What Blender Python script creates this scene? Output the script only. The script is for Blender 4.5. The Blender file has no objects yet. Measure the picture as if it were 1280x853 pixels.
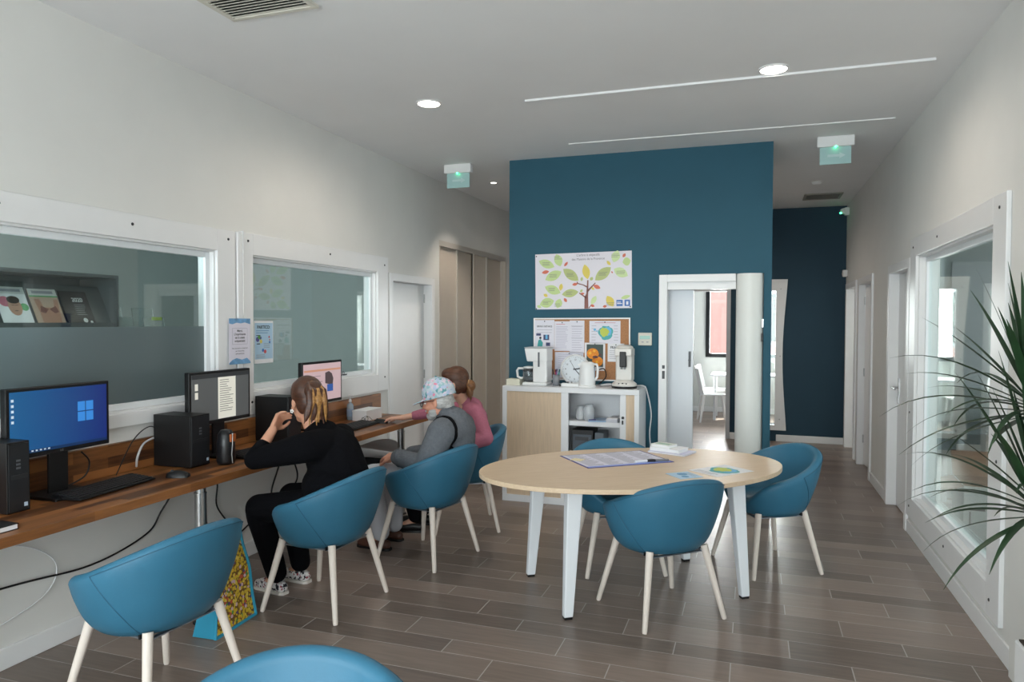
import bpy, bmesh, math, random
from mathutils import Vector, Matrix, Quaternion
PI = math.pi
random.seed(7)
scene = bpy.context.scene
COL = scene.collection

# ---------------------------------------------------------------- camera
CAM_H = 1.6
cam = bpy.data.cameras.new('camera'); cam_o = bpy.data.objects.new('camera', cam); COL.objects.link(cam_o)
F_PX, YAW, PITCH, ROLL = 888.68, .3266, .0268, -.0026
cam.sensor_width = 36.0; cam.lens = F_PX / 1280 * 36.0; cam.clip_start = .02
_f = Vector((-math.sin(YAW) * math.cos(PITCH), math.cos(YAW) * math.cos(PITCH), -math.sin(PITCH)))
_r = Vector((math.cos(YAW), math.sin(YAW), 0)); _d = _f.cross(_r)
_r2 = math.cos(ROLL) * _r + math.sin(ROLL) * _d; _d2 = -math.sin(ROLL) * _r + math.cos(ROLL) * _d
cam_o.matrix_world = Matrix(((_r2.x, -_d2.x, -_f.x, 0), (_r2.y, -_d2.y, -_f.y, 0), (_r2.z, -_d2.z, -_f.z, CAM_H), (0, 0, 0, 1)))
scene.camera = cam_o

# ---------------------------------------------------------------- light
scene.view_settings.view_transform = 'Standard'; scene.view_settings.look = 'None'
scene.view_settings.gamma = 1; scene.view_settings.use_curve_mapping = False
scene.view_settings.exposure = 0.2
w = bpy.data.worlds.new('world'); scene.world = w; w.use_nodes = True
bg = w.node_tree.nodes['Background']; bg.inputs[0].default_value = (.80, .90, 1.0, 1); bg.inputs[1].default_value = 3.0

def add_light(name, kind, loc, rot, energy, color=(1, 1, 1), **kw):
    l = bpy.data.lights.new(name, kind); l.energy = energy; l.color = color
    for k, v in kw.items(): setattr(l, k, v)
    o = bpy.data.objects.new(name, l); COL.objects.link(o); o.location = loc; o.rotation_euler = rot
    return o
# low sun behind the building: falls through the meeting room window
sun = add_light('sun', 'SUN', (0, 20, 12), (0, 0, 0), 14.0, (1, .95, .88), angle=.01)
sun.rotation_euler = Vector((-.25, -.62, -.74)).to_track_quat('-Z', 'Y').to_euler()
# daylight through the glazed street front behind the camera
add_light('street_daylight', 'AREA', (-1.05, -2.75, 1.45), (PI / 2, 0, 0), 225, (.94, .975, 1.0), shape='RECTANGLE', size=4.1, size_y=2.5)

# daylight through the meeting room and annex windows; office and store lights are added
add_light('office_fill_light', 'AREA', (-4.75, .72, 1.4), (PI / 2, 0, 0), 140, (.92, .97, 1.0), shape='RECTANGLE', size=2.0, size_y=2.1)  # added area light, brightens the dark office behind the interior windows
add_light('store_fill_light', 'AREA', (3.75, 4.3, 1.6), (PI / 2, 0, PI / 2), 26, (.92, .97, 1.0), shape='RECTANGLE', size=1.7, size_y=1.1)  # added area light, lifts the store room behind the floor-length window
add_light('meeting_daylight', 'AREA', (.15, 13.45, 1.64), (-PI / 2, 0, 0), 220, (.97, .98, 1.0), shape='RECTANGLE', size=1.7, size_y=1.2)
add_light('annex_daylight', 'AREA', (2.7, 13.45, 1.6), (-PI / 2, 0, 0), 200, (.97, .98, 1.0), shape='RECTANGLE', size=2.3, size_y=1.3)

# ---------------------------------------------------------------- helpers
def sl(v):
    v /= 255.0
    return v / 12.92 if v <= .04045 else ((v + .055) / 1.055) ** 2.4
def rgb(r, g, b): return (sl(r), sl(g), sl(b), 1)
MATS = {}
def mk(name, col, rough=.6, metal=0, var=0.0, vscale=8, bump=0, bscale=60, stretch=(1, 1, 1), spec=.5, rnd=0, sub=0, trans=0, alpha=1, coat=0):
    if name in MATS: return MATS[name]
    m = bpy.data.materials.new(name); m.use_nodes = True; MATS[name] = m
    nt = m.node_tree; N = nt.nodes; L = nt.links; b = N['Principled BSDF']
    b.inputs['Base Color'].default_value = col; b.inputs['Roughness'].default_value = rough
    b.inputs['Metallic'].default_value = metal; b.inputs['Specular IOR Level'].default_value = spec
    if trans: b.inputs['Transmission Weight'].default_value = trans
    if coat: b.inputs['Coat Weight'].default_value = coat
    if sub:
        b.inputs['Subsurface Weight'].default_value = sub; b.inputs['Subsurface Radius'].default_value = (.012, .005, .003)
    tc = N.new('ShaderNodeTexCoord'); mp = N.new('ShaderNodeMapping'); mp.inputs['Scale'].default_value = stretch
    L.new(tc.outputs['Object'], mp.inputs['Vector'])
    src = None
    if var:
        n = N.new('ShaderNodeTexNoise'); n.inputs['Scale'].default_value = vscale; n.inputs['Detail'].default_value = 5
        L.new(mp.outputs[0], n.inputs['Vector'])
        r = N.new('ShaderNodeMapRange'); r.inputs[1].default_value = .3; r.inputs[2].default_value = .7
        r.inputs[3].default_value = 1 - var; r.inputs[4].default_value = 1 + var
        L.new(n.outputs['Fac'], r.inputs[0]); src = r.outputs[0]
    if rnd:
        oi = N.new('ShaderNodeObjectInfo'); r2 = N.new('ShaderNodeMapRange')
        r2.inputs[3].default_value = 1 - rnd; r2.inputs[4].default_value = 1 + rnd
        L.new(oi.outputs['Random'], r2.inputs[0])
        if src:
            mu = N.new('ShaderNodeMath'); mu.operation = 'MULTIPLY'; L.new(src, mu.inputs[0]); L.new(r2.outputs[0], mu.inputs[1]); src = mu.outputs[0]
        else: src = r2.outputs[0]
    if src:
        h = N.new('ShaderNodeVectorMath'); h.operation = 'SCALE'; h.inputs[0].default_value = col[:3]
        L.new(src, h.inputs['Scale']); L.new(h.outputs[0], b.inputs['Base Color'])
    if bump:
        n2 = N.new('ShaderNodeTexNoise'); n2.inputs['Scale'].default_value = bscale; n2.inputs['Detail'].default_value = 4
        L.new(mp.outputs[0], n2.inputs['Vector'])
        bp = N.new('ShaderNodeBump'); bp.inputs['Strength'].default_value = bump; bp.inputs['Distance'].default_value = .01
        L.new(n2.outputs['Fac'], bp.inputs['Height']); L.new(bp.outputs[0], b.inputs['Normal'])
    return m
def emit(name, col, s):
    if name in MATS: return MATS[name]
    m = bpy.data.materials.new(name); m.use_nodes = True; MATS[name] = m; b = m.node_tree.nodes['Principled BSDF']
    b.inputs['Base Color'].default_value = col; b.inputs['Emission Color'].default_value = col; b.inputs['Emission Strength'].default_value = s
    return m
def glass_mat(name, tint, refl=1.0, frost=0):
    m = bpy.data.materials.new(name); m.use_nodes = True; MATS[name] = m
    nt = m.node_tree; N = nt.nodes; L = nt.links; N.remove(N['Principled BSDF'])
    out = N['Material Output']; mix = N.new('ShaderNodeMixShader'); g = N.new('ShaderNodeBsdfGlossy')
    g.inputs['Roughness'].default_value = .02 if not frost else .12
    g.inputs['Color'].default_value = (.95, 1, .98, 1)
    fr = N.new('ShaderNodeLayerWeight'); fr.inputs[0].default_value = .5
    pw = N.new('ShaderNodeMath'); pw.operation = 'POWER'; pw.inputs[1].default_value = 5; L.new(fr.outputs['Facing'], pw.inputs[0])
    mu = N.new('ShaderNodeMath'); mu.operation = 'MULTIPLY_ADD'; mu.inputs[1].default_value = .95 * refl; mu.inputs[2].default_value = .045 * refl; mu.use_clamp = True
    L.new(pw.outputs[0], mu.inputs[0]); L.new(mu.outputs[0], mix.inputs[0])
    if frost:
        t = N.new('ShaderNodeBsdfTranslucent'); t.inputs[0].default_value = tint
        d = N.new('ShaderNodeBsdfDiffuse'); d.inputs[0].default_value = tint
        m2 = N.new('ShaderNodeMixShader'); m2.inputs[0].default_value = frost
        L.new(t.outputs[0], m2.inputs[1]); L.new(d.outputs[0], m2.inputs[2]); L.new(m2.outputs[0], mix.inputs[1])
    else:
        t = N.new('ShaderNodeBsdfTransparent'); t.inputs[0].default_value = tint; L.new(t.outputs[0], mix.inputs[1])
    L.new(g.outputs[0], mix.inputs[2]); L.new(mix.outputs[0], out.inputs[0])
    return m
def cells_mat(name, cols, scale, rough=.7, dots=None):
    """printed pattern: small patches of several colours"""
    m = bpy.data.materials.new(name); m.use_nodes = True; MATS[name] = m
    nt = m.node_tree; N = nt.nodes; L = nt.links; b = N['Principled BSDF']; b.inputs['Roughness'].default_value = rough
    tc = N.new('ShaderNodeTexCoord'); v = N.new('ShaderNodeTexVoronoi'); v.inputs['Scale'].default_value = scale
    L.new(tc.outputs['Object'], v.inputs['Vector'])
    sp = N.new('ShaderNodeSeparateColor'); L.new(v.outputs['Color'], sp.inputs[0])
    cr = N.new('ShaderNodeValToRGB'); cr.color_ramp.interpolation = 'CONSTANT'
    L.new(sp.outputs[0], cr.inputs[0]); el = cr.color_ramp.elements
    while len(el) < len(cols): el.new(1)
    for i, (p, c) in enumerate(cols): el[i].position = p; el[i].color = c
    last = cr.outputs[0]
    if dots:
        lt = N.new('ShaderNodeMath'); lt.operation = 'GREATER_THAN'; lt.inputs[1].default_value = dots[0]
        L.new(v.outputs['Distance'], lt.inputs[0])
        mx = N.new('ShaderNodeMix'); mx.data_type = 'RGBA'; L.new(lt.outputs[0], mx.inputs[0])
        L.new(last, mx.inputs[6]); mx.inputs[7].default_value = dots[1]; last = mx.outputs[2]
    L.new(last, b.inputs['Base Color'])
    return m
def wood_mat(name, c1, c2, stave=(.9, .045), axis='Y', rough=.4, grain=1.0):
    m = bpy.data.materials.new(name); m.use_nodes = True; MATS[name] = m
    nt = m.node_tree; N = nt.nodes; L = nt.links; b = N['Principled BSDF']; b.inputs['Roughness'].default_value = rough
    tc = N.new('ShaderNodeTexCoord'); mp = N.new('ShaderNodeMapping')
    if axis == 'YZ':
        sx = N.new('ShaderNodeSeparateXYZ'); cx = N.new('ShaderNodeCombineXYZ'); L.new(tc.outputs['Object'], sx.inputs[0])
        L.new(sx.outputs[1], cx.inputs[0]); L.new(sx.outputs[2], cx.inputs[1])
    if axis == 'Y': mp.inputs['Rotation'].default_value = (0, 0, PI / 2)
    L.new(cx.outputs[0] if axis == 'YZ' else tc.outputs['Object'], mp.inputs[0])
    n = N.new('ShaderNodeTexNoise'); n.inputs['Scale'].default_value = 6; n.inputs['Detail'].default_value = 8; n.inputs['Distortion'].default_value = .6
    m2 = N.new('ShaderNodeMapping'); m2.inputs['Scale'].default_value = (1.2, 14, 14); L.new(mp.outputs[0], m2.inputs[0]); L.new(m2.outputs[0], n.inputs['Vector'])
    fac = N.new('ShaderNodeMath'); fac.operation = 'MULTIPLY_ADD'; fac.inputs[1].default_value = .9 * grain; fac.inputs[2].default_value = .05
    L.new(n.outputs['Fac'], fac.inputs[0]); last = fac.outputs[0]
    if stave:
        br = N.new('ShaderNodeTexBrick'); br.inputs['Scale'].default_value = 1; br.inputs['Mortar Size'].default_value = 0
        br.inputs['Brick Width'].default_value = stave[0]; br.inputs['Row Height'].default_value = stave[1]; br.offset = .37
        br.inputs['Color1'].default_value = (0, 0, 0, 1); br.inputs['Color2'].default_value = (1, 1, 1, 1)
        L.new(mp.outputs[0], br.inputs['Vector'])
        ad = N.new('ShaderNodeMath'); ad.operation = 'MULTIPLY_ADD'; ad.inputs[1].default_value = .62; ad.use_clamp = True
        L.new(br.outputs[0], ad.inputs[0]); s2 = N.new('ShaderNodeMath'); s2.operation = 'MULTIPLY'; s2.inputs[1].default_value = .5
        L.new(last, s2.inputs[0]); L.new(s2.outputs[0], ad.inputs[2]); last = ad.outputs[0]
    cr = N.new('ShaderNodeValToRGB'); cr.color_ramp.elements[0].color = c1; cr.color_ramp.elements[1].color = c2
    cr.color_ramp.elements[0].position = .2; cr.color_ramp.elements[1].position = .8
    L.new(last, cr.inputs[0]); L.new(cr.outputs[0], b.inputs['Base Color'])
    return m

class MB:
    def __init__(s): s.v = []; s.f = []
    def add(s, vs, fs):
        o = len(s.v); s.v += [tuple(v) for v in vs]; s.f += [tuple(i + o for i in f) for f in fs]; return s
    def box(s, x0, x1, y0, y1, z0, z1, M=None):
        vs = [Vector((x, y, z)) for z in (z0, z1) for x, y in ((x0, y0), (x1, y0), (x1, y1), (x0, y1))]
        if M: vs = [M @ v for v in vs]
        return s.add(vs, [(3, 2, 1, 0), (4, 5, 6, 7), (0, 1, 5, 4), (1, 2, 6, 5), (2, 3, 7, 6), (3, 0, 4, 7)])
    def cyl(s, p, q, r1, r2=None, n=16):
        return s.tube([p, q], [r1, r1 if r2 is None else r2], n)
    def tube(s, pts, r, n=10, caps=True):
        pts = [Vector(p) for p in pts]; k = len(pts); rs = r if isinstance(r, (list, tuple)) else [r] * k
        vs = []; fs = []; up = None
        for i, p in enumerate(pts):
            t = (pts[min(i + 1, k - 1)] - pts[max(i - 1, 0)]).normalized()
            if up is None: up = t.orthogonal().normalized()
            else: up = (up - t * up.dot(t)).normalized()
            b = t.cross(up)
            for j in range(n):
                a = 2 * PI * j / n; vs.append(p + (up * math.cos(a) + b * math.sin(a)) * rs[i])
        for i in range(k - 1):
            for j in range(n):
                a, c = i * n + j, i * n + (j + 1) % n; fs.append((a, c, c + n, a + n))
        if caps: fs.append(tuple(range(n))[::-1]); fs.append(tuple((k - 1) * n + j for j in range(n)))
        return s.add(vs, fs)
    def lathe(s, prof, n=24, c=(0, 0, 0)):
        vs = []; fs = []; k = len(prof)
        for r, z in prof:
            for j in range(n):
                a = 2 * PI * j / n; vs.append((c[0] + r * math.cos(a), c[1] + r * math.sin(a), c[2] + z))
        for i in range(k - 1):
            for j in range(n):
                a, b = i * n + j, i * n + (j + 1) % n; fs.append((a, b, b + n, a + n))
        fs.append(tuple(range(n))[::-1]); fs.append(tuple((k - 1) * n + j for j in range(n)))
        return s.add(vs, fs)
    def prism(s, pts, h0, h1, plane='XY'):
        def T(a, b, h): return {'XY': (a, b, h), 'XZ': (a, h, b), 'YZ': (h, a, b)}[plane]
        n = len(pts); vs = [T(a, b, h0) for a, b in pts] + [T(a, b, h1) for a, b in pts]
        fs = [tuple(range(n))[::-1], tuple(range(n, 2 * n))] + [(i, (i + 1) % n, n + (i + 1) % n, n + i) for i in range(n)]
        return s.add(vs, fs)
    def grid(s, rows, closed=False):
        n = len(rows[0]); vs = [p for r in rows for p in r]; fs = []
        for i in range(len(rows) - 1):
            for j in range(n if closed else n - 1):
                a, b = i * n + j, i * n + (j + 1) % n; fs.append((a, b, b + n, a + n))
        return s.add(vs, fs)
    def sphere(s, c, r, n=12, m=8):
        r = r if isinstance(r, (tuple, list)) else (r, r, r)
        rows = [[(c[0] + r[0] * math.sin(PI * i / m) * math.cos(2 * PI * j / n), c[1] + r[1] * math.sin(PI * i / m) * math.sin(2 * PI * j / n), c[2] + r[2] * math.cos(PI * i / m)) for j in range(n)] for i in range(m + 1)]
        return s.grid(rows, True)
    def quadstrip(s, L, R_): return s.grid([L, R_])
    def mesh(s, name, mat, smooth=False):
        me = bpy.data.meshes.new(name); me.from_pydata(s.v, [], s.f)
        bm = bmesh.new(); bm.from_mesh(me); bmesh.ops.remove_doubles(bm, verts=bm.verts, dist=1e-6) if smooth else None
        bmesh.ops.recalc_face_normals(bm, faces=bm.faces)
        if smooth:
            for f in bm.faces: f.smooth = True
        bm.to_mesh(me); bm.free()
        if mat: me.materials.append(mat)
        return me
    def build(s, name, mat, parent=None, smooth=False, bevel=0, auto=False, seg=2):
        o = bpy.data.objects.new(name, s.mesh(name, mat, smooth or auto)); COL.objects.link(o)
        if parent: o.parent = parent
        if bevel:
            bv = o.modifiers.new('bevel', 'BEVEL'); bv.width = bevel; bv.segments = seg; bv.limit_method = 'ANGLE'; bv.angle_limit = .6
        if auto:
            e = o.modifiers.new('split', 'EDGE_SPLIT'); e.split_angle = .7
        return o
def tag(o, label=None, cat=None, group=None, kind=None):
    if label: o['label'] = label
    if cat: o['category'] = cat
    if group: o['group'] = group
    if kind: o['kind'] = kind
    return o
def thing(name, label, cat, loc=(0, 0, 0), rz=0, group=None, kind=None):
    o = bpy.data.objects.new(name, None); COL.objects.link(o); o.location = loc; o.rotation_euler = (0, 0, rz)
    o.empty_display_size = .1
    return tag(o, label, cat, group, kind)
def copy_tree(o, parent=None):
    c = o.copy(); COL.objects.link(c); c.parent = parent
    for ch in list(o.children): copy_tree(ch, c)
    return c
def frame_mat(origin, U, V):
    U = Vector(U).normalized(); V = Vector(V); V = (V - U * V.dot(U)).normalized(); N = U.cross(V); o = Vector(origin)
    return Matrix(((U.x, V.x, N.x, o.x), (U.y, V.y, N.y, o.y), (U.z, V.z, N.z, o.z), (0, 0, 0, 1)))
def text(s, size, u, v, mat, parent, n=.001, align='CENTER', name='lettering', sx=1.0, bold=0):
    cu = bpy.data.curves.new('t', 'FONT'); cu.body = s; cu.size = size; cu.align_x = align; cu.offset = bold
    t = bpy.data.objects.new('t', cu); COL.objects.link(t)
    bpy.context.view_layer.update()
    me = bpy.data.meshes.new_from_object(t.evaluated_get(bpy.context.evaluated_depsgraph_get()))
    bpy.data.objects.remove(t); me.transform(Matrix.Diagonal((sx, 1, 1, 1)))
    me.materials.clear(); me.materials.append(mat); me.name = name
    o = bpy.data.objects.new(name, me); COL.objects.link(o); o.parent = parent; o.location = (u, v, n)
    return o
def sheet(name, label, cat, origin, U, V, w, h, mat, th=.0012, group=None):
    """flat paper/board whose local frame is u (right), v (up), n (out); origin is its lower left corner"""
    o = MB().box(0, w, 0, h, 0, th).build(name, mat); o.matrix_world = frame_mat(origin, U, V)
    return tag(o, label, cat, group)
def rects(parent, rs, mat, n=.0016, name='print', th=.0003):
    m = MB()
    for a, b, c, d in rs: m.box(a, c, b, d, n - th, n)
    return m.build(name, mat, parent)
def polys(parent, ps, mat, n=.0018, name='print', th=.0003):
    for p in ps: o = MB().prism(p, n - th, n).build(name, mat, parent)
    return o
def disc2(u, v, r, k=14, ry=None): return [(u + r * math.cos(2 * PI * i / k), v + (ry or r) * math.sin(2 * PI * i / k)) for i in range(k)]
def leaf2(u, v, l, wd, ang, k=7):
    c, s = math.cos(ang), math.sin(ang); top = []; bot = []
    for i in range(k + 1):
        t = i / k; y = wd * math.sin(PI * t) ** .8 if 0 < t < 1 else 0
        top.append((l * (t - .5), y)); bot.append((l * (t - .5), -y))
    p = top + bot[-2:0:-1]
    return [(u + a * c - b * s, v + a * s + b * c) for a, b in p][::-1]
def lines(parent, u0, u1, v0, v1, n, mat, th=.003, name='printed_text', jit=.25, lay=.0016):
    rs = []
    for i in range(n):
        v = v1 - (v1 - v0) * i / max(1, n - 1); e = u1 - (u1 - u0) * jit * random.random()
        rs.append((u0, v - th / 2, e, v + th / 2))
    return rects(parent, rs, mat, lay, name)

# ---------------------------------------------------------------- materials
white = mk('white_paint', rgb(226, 225, 221), .75, var=.02, vscale=3, bump=.03, bscale=180)
ceilm = mk('ceiling_paint', rgb(236, 236, 236), .85, var=.015, vscale=2)
trimw = mk('white_lacquer', rgb(236, 236, 236), .35, var=.01)
alu_w = mk('white_window_profile', rgb(235, 238, 240), .3)
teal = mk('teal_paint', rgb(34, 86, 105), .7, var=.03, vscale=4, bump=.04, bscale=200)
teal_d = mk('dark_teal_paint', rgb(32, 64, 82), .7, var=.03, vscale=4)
grey_room = mk('grey_room_paint', rgb(150, 158, 155), .8, var=.02)
office_w = mk('office_paint', rgb(214, 216, 212), .8, var=.02)
chrome = mk('brushed_steel', rgb(190, 190, 190), .28, 1, var=.05, vscale=30, stretch=(1, 1, .05))
dmetal = mk('dark_metal', rgb(70, 70, 72), .4, .8)
black = mk('black_plastic', rgb(14, 14, 16), .45, bump=.03, bscale=300)
blackg = mk('black_gloss', rgb(14, 14, 16), .2)
ltwood = mk('beech_laminate', rgb(214, 190, 162), .45, var=.07, vscale=7, stretch=(14, 14, .8))
tablewood = wood_mat('oak_laminate', rgb(206, 178, 146), rgb(226, 203, 175), None, 'X', .42)
deskwood_v = wood_mat('acacia_upright', rgb(66, 36, 19), rgb(160, 104, 58), (.55, .055), 'YZ', .38)
deskwood = wood_mat('acacia_block', rgb(66, 36, 19), rgb(160, 104, 58), (.55, .05), 'Y', .38)
paper = mk('paper', rgb(238, 238, 240), .7)
ink = mk('ink', rgb(40, 40, 46), .7); inkg = mk('grey_ink', rgb(150, 150, 160), .7)
glass = glass_mat('window_glass', (.86, .91, .90, 1), 1.25)
glass_c = glass_mat('clear_glass', (.96, .98, .97, 1), 1.0)
frost = glass_mat('frosted_film', rgb(150, 164, 166), 1.2, .35)

XL, XR, ZC, YF, YB, T = -3.241, 1.144, 3.125, -2.5, 10.2, .12
YW = 6.4
def wallx(name, X0, X1, Y0, Y1, Z0, Z1, holes, mat, label):
    m = MB(); ys = sorted({Y0, Y1, *[h[0] for h in holes], *[h[1] for h in holes]}); zs = sorted({Z0, Z1, *[h[2] for h in holes], *[h[3] for h in holes]})
    for a, b in zip(ys, ys[1:]):
        for c, d in zip(zs, zs[1:]):
            if any(h[0] <= a and b <= h[1] and h[2] <= c and d <= h[3] for h in holes): continue
            m.box(X0, X1, a, b, c, d)
    return tag(m.build(name, mat), label, 'wall', kind='structure')
def wally(name, Y0, Y1, X0, X1, Z0, Z1, holes, mat, label):
    m = MB(); xs = sorted({X0, X1, *[h[0] for h in holes], *[h[1] for h in holes]}); zs = sorted({Z0, Z1, *[h[2] for h in holes], *[h[3] for h in holes]})
    for a, b in zip(xs, xs[1:]):
        for c, d in zip(zs, zs[1:]):
            if any(h[0] <= a and b <= h[1] and h[2] <= c and d <= h[3] for h in holes): continue
            m.box(a, b, Y0, Y1, c, d)
    return tag(m.build(name, mat), label, 'wall', kind='structure')

# ---------------------------------------------------------------- floor, ceiling, walls
W1 = (1.2, 3.68, 1.10, 2.05); W2 = (4.02, 5.72, 1.12, 2.05); D1 = (6.0, 6.88, 0, 2.0)
CUP = (7.09, 9.29, 0, 2.49)
W3 = (4.12, 5.88, .30, 2.09); D3 = (6.17, 6.97, 0, 2.04); D4 = (7.99, 8.85, 0, 2.04); D5 = (9.17, 10.01, 0, 2.04)
wallx('wall_left', XL - T, XL, YF, YB, 0, ZC, [W1, W2, D1, CUP], white, 'long white wall with interior windows above the wooden desk')
wallx('wall_right', XR, XR + T, YF, YB, 0, ZC, [W3, D3, D4, D5], white, 'white wall with three doors and a floor-length window')
BD = (-.79, .085, 0, 2.02)
wally('wall_center', YW, YW + .12, -2.197, .147, 0, ZC, [BD], teal, 'teal wall carrying the tree poster and the white doorway')
wallx('wall_center_left', -2.197, -2.08, YW + .12, 7.3, 0, ZC, [], teal, 'teal side wall along the cupboard passage')
wallx('wall_center_right', .03, .147, YW + .12, 7.3, 0, ZC, [], teal, 'teal side wall along the door corridor')
BO = (-1.30, -.30, 0, 2.07); WV = (-.02, .30, .22, 2.03)
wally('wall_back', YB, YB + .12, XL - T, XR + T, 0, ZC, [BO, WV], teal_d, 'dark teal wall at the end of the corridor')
wally('wall_front', YF - .14, YF, XL - T, XR + T, 0, ZC, [(-3.05, -1.1, .12, 2.7), (-1.0, .95, .12, 2.7)], white, 'street front wall with two tall window openings')
tag(MB().box(XL - T, XR + T, YF - .14, 10.32, ZC, ZC + .1).build('ceiling', ceilm), 'plain white plaster ceiling of the waiting room', 'ceiling', kind='structure')
fl = tag(MB().box(-6.2, 4.6, YF - .14, 13.4, -.08, -.0004).build('floor', mk('tile_grout', rgb(190, 184, 180), .85)), 'grey brown plank-shaped floor tiles with pale joints', 'floor', kind='structure')
fl.location.z = 0

# plank tiles: rows of two widths, 0.8 m long, shifted by a third from row to row
def tile_mat():
    m = bpy.data.materials.new('plank_tile'); m.use_nodes = True; nt = m.node_tree; N = nt.nodes; L = nt.links; b = N['Principled BSDF']
    tc = N.new('ShaderNodeTexCoord'); oi = N.new('ShaderNodeObjectInfo'); at = N.new('ShaderNodeAttribute'); at.attribute_name = 'tone'
    ad = N.new('ShaderNodeVectorMath'); ad.operation = 'MULTIPLY_ADD'; ad.inputs[1].default_value = (1.6, 16, 16)
    L.new(tc.outputs['Object'], ad.inputs[0])
    cmb = N.new('ShaderNodeMath'); cmb.operation = 'MULTIPLY'; cmb.inputs[1].default_value = 40; L.new(at.outputs['Fac'], cmb.inputs[0]); L.new(cmb.outputs[0], ad.inputs[2])
    n = N.new('ShaderNodeTexNoise'); n.inputs['Scale'].default_value = 3; n.inputs['Detail'].default_value = 7; n.inputs['Distortion'].default_value = .4; L.new(ad.outputs[0], n.inputs['Vector'])
    s = N.new('ShaderNodeMath'); s.operation = 'MULTIPLY_ADD'; s.inputs[1].default_value = .55; L.new(n.outputs['Fac'], s.inputs[0])
    s2 = N.new('ShaderNodeMath'); s2.operation = 'MULTIPLY'; s2.inputs[1].default_value = .42; L.new(at.outputs['Fac'], s2.inputs[0]); L.new(s2.outputs[0], s.inputs[2])
    cr = N.new('ShaderNodeValToRGB'); cr.color_ramp.elements[0].color = rgb(104, 91, 83); cr.color_ramp.elements[1].color = rgb(158, 140, 129)
    cr.color_ramp.elements[0].position = .15; cr.color_ramp.elements[1].position = .85
    L.new(s.outputs[0], cr.inputs[0]); L.new(cr.outputs[0], b.inputs['Base Color'])
    rr = N.new('ShaderNodeMapRange'); rr.inputs[3].default_value = .26; rr.inputs[4].default_value = .42; L.new(n.outputs['Fac'], rr.inputs[0]); L.new(rr.outputs[0], b.inputs['Roughness'])
    bp = N.new('ShaderNodeBump'); bp.inputs['Strength'].default_value = .06; bp.inputs['Distance'].default_value = .004; L.new(n.outputs['Fac'], bp.inputs['Height']); L.new(bp.outputs[0], b.inputs['Normal'])
    return m
tilem = tile_mat()
rest = MB(); rest_tone = []; trnd = random.Random(3)
def tile_visible(x0, x1, y0, y1):
    xm, ym = (x0 + x1) / 2, (y0 + y1) / 2
    if x1 < XL - .02 or x0 > XR + .02: return False
    if y1 < 1.6 or y0 > 9.7: return False
    if xm < -.95 * ym * 1.05 - .3 : return False
    if xm > .36 * ym + .35: return False
    if ym > YW + .1 and x1 < -.9: return False
    return True
n_t = 0
for k in range(-27, 22):
    for half in (0, 1):
        y1 = 4.471 - .3385 * k - (.1985 if half else 0); y0 = y1 - (.14 if half else .1985)
        row = 2 * k + half; off = (-1.682 + .2667 * row) % .8
        y0 += .002; y1 -= .002
        if y0 > 13.3 or y1 < YF - .1: continue
        j0 = math.floor((-6.1 - off) / .8)
        for j in range(j0, j0 + 15):
            x0 = off + .8 * j + .0025; x1 = x0 + .795
            if x0 > 4.5: break
            vis = tile_visible(x0, x1, y0, y1)
            a0, a1, b0, b1 = x0, x1, y0, min(y1, 13.38)
            if vis: a0, a1, b1 = max(x0, XL - .1), min(x1, XR + .1), min(y1, 10.25)
            if a1 - a0 < .02 or b1 - b0 < .02: continue
            tone = trnd.random()
            if vis:
                o = MB().box(a0, a1, b0, b1, -.01, 0).build('floor_tile', tilem, fl); n_t += 1
                A = o.data.attributes.new('tone', 'FLOAT', 'FACE')
                for d in A.data: d.value = tone
            else:
                rest.box(a0, a1, b0, b1, -.01, 0); rest_tone += [tone] * 6
ro = rest.build('floor_tile_field', tilem, fl); ro['kind'] = 'stuff'
A = ro.data.attributes.new('tone', 'FLOAT', 'FACE')
for i, d in enumerate(A.data): d.value = rest_tone[i] if i < len(rest_tone) else .5

# baseboards
def base(name, boxes, label):
    m = MB()
    for b in boxes: m.box(*b)
    return tag(m.build(name, trimw, bevel=.004), label, 'baseboard', kind='structure')
base('baseboard_left', [(XL, XL + .014, YF, 5.93, 0, .10), (XL, XL + .014, 6.96, 7.07, 0, .10)], 'white baseboard under the wooden desk')
base('baseboard_right', [(XR - .014, XR, 3.74, 6.1, 0, .10), (XR - .014, XR, 7.05, 7.91, 0, .10)], 'white baseboard below the floor-length window')
base('baseboard_back', [(.31, XR, YB - .014, YB, 0, .09), (-.29, -.03, YB - .014, YB, 0, .09)], 'white baseboard along the dark teal wall')
base('baseboard_center', [(-2.197, -.80, YW - .012, YW, 0, .08), (.09, .147, YW - .012, YW, 0, .08)], 'white baseboard at the foot of the teal poster wall')
tag(MB().box(XR - .03, XR, YF, 3.735, 0, ZC).build('wall_right_pier', white), 'white wall pier beside the leafy plant', 'wall', kind='structure')

# facade mullions
for i, (a, b) in enumerate(((-3.05, -1.1), (-1.0, .95))):
    r = thing('window_%d' % (4 + i), 'tall street window with grey profiles, %s' % ('beside the plant' if i else 'beside the computer desk'), 'window', ((a + b) / 2, YF - .1, .12), kind='structure')
    hw = (b - a) / 2
    MB().box(-hw, -hw + .06, 0, .06, 0, 2.58).box(hw - .06, hw, 0, .06, 0, 2.58).box(-hw + .06, hw - .06, 0, .06, 0, .06).box(-hw + .06, hw - .06, 0, .06, 2.52, 2.58).build('window_frame', dmetal, r)
    MB().box(-.03, .03, 0, .06, .06, 2.52).build('mullion', dmetal, r)
    for s in (-1, 1):
        x = sorted((s * .03, s * (hw - .06))); MB().box(x[0], x[1], .025, .031, .06, 2.52).build('pane', glass_c, r)

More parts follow.
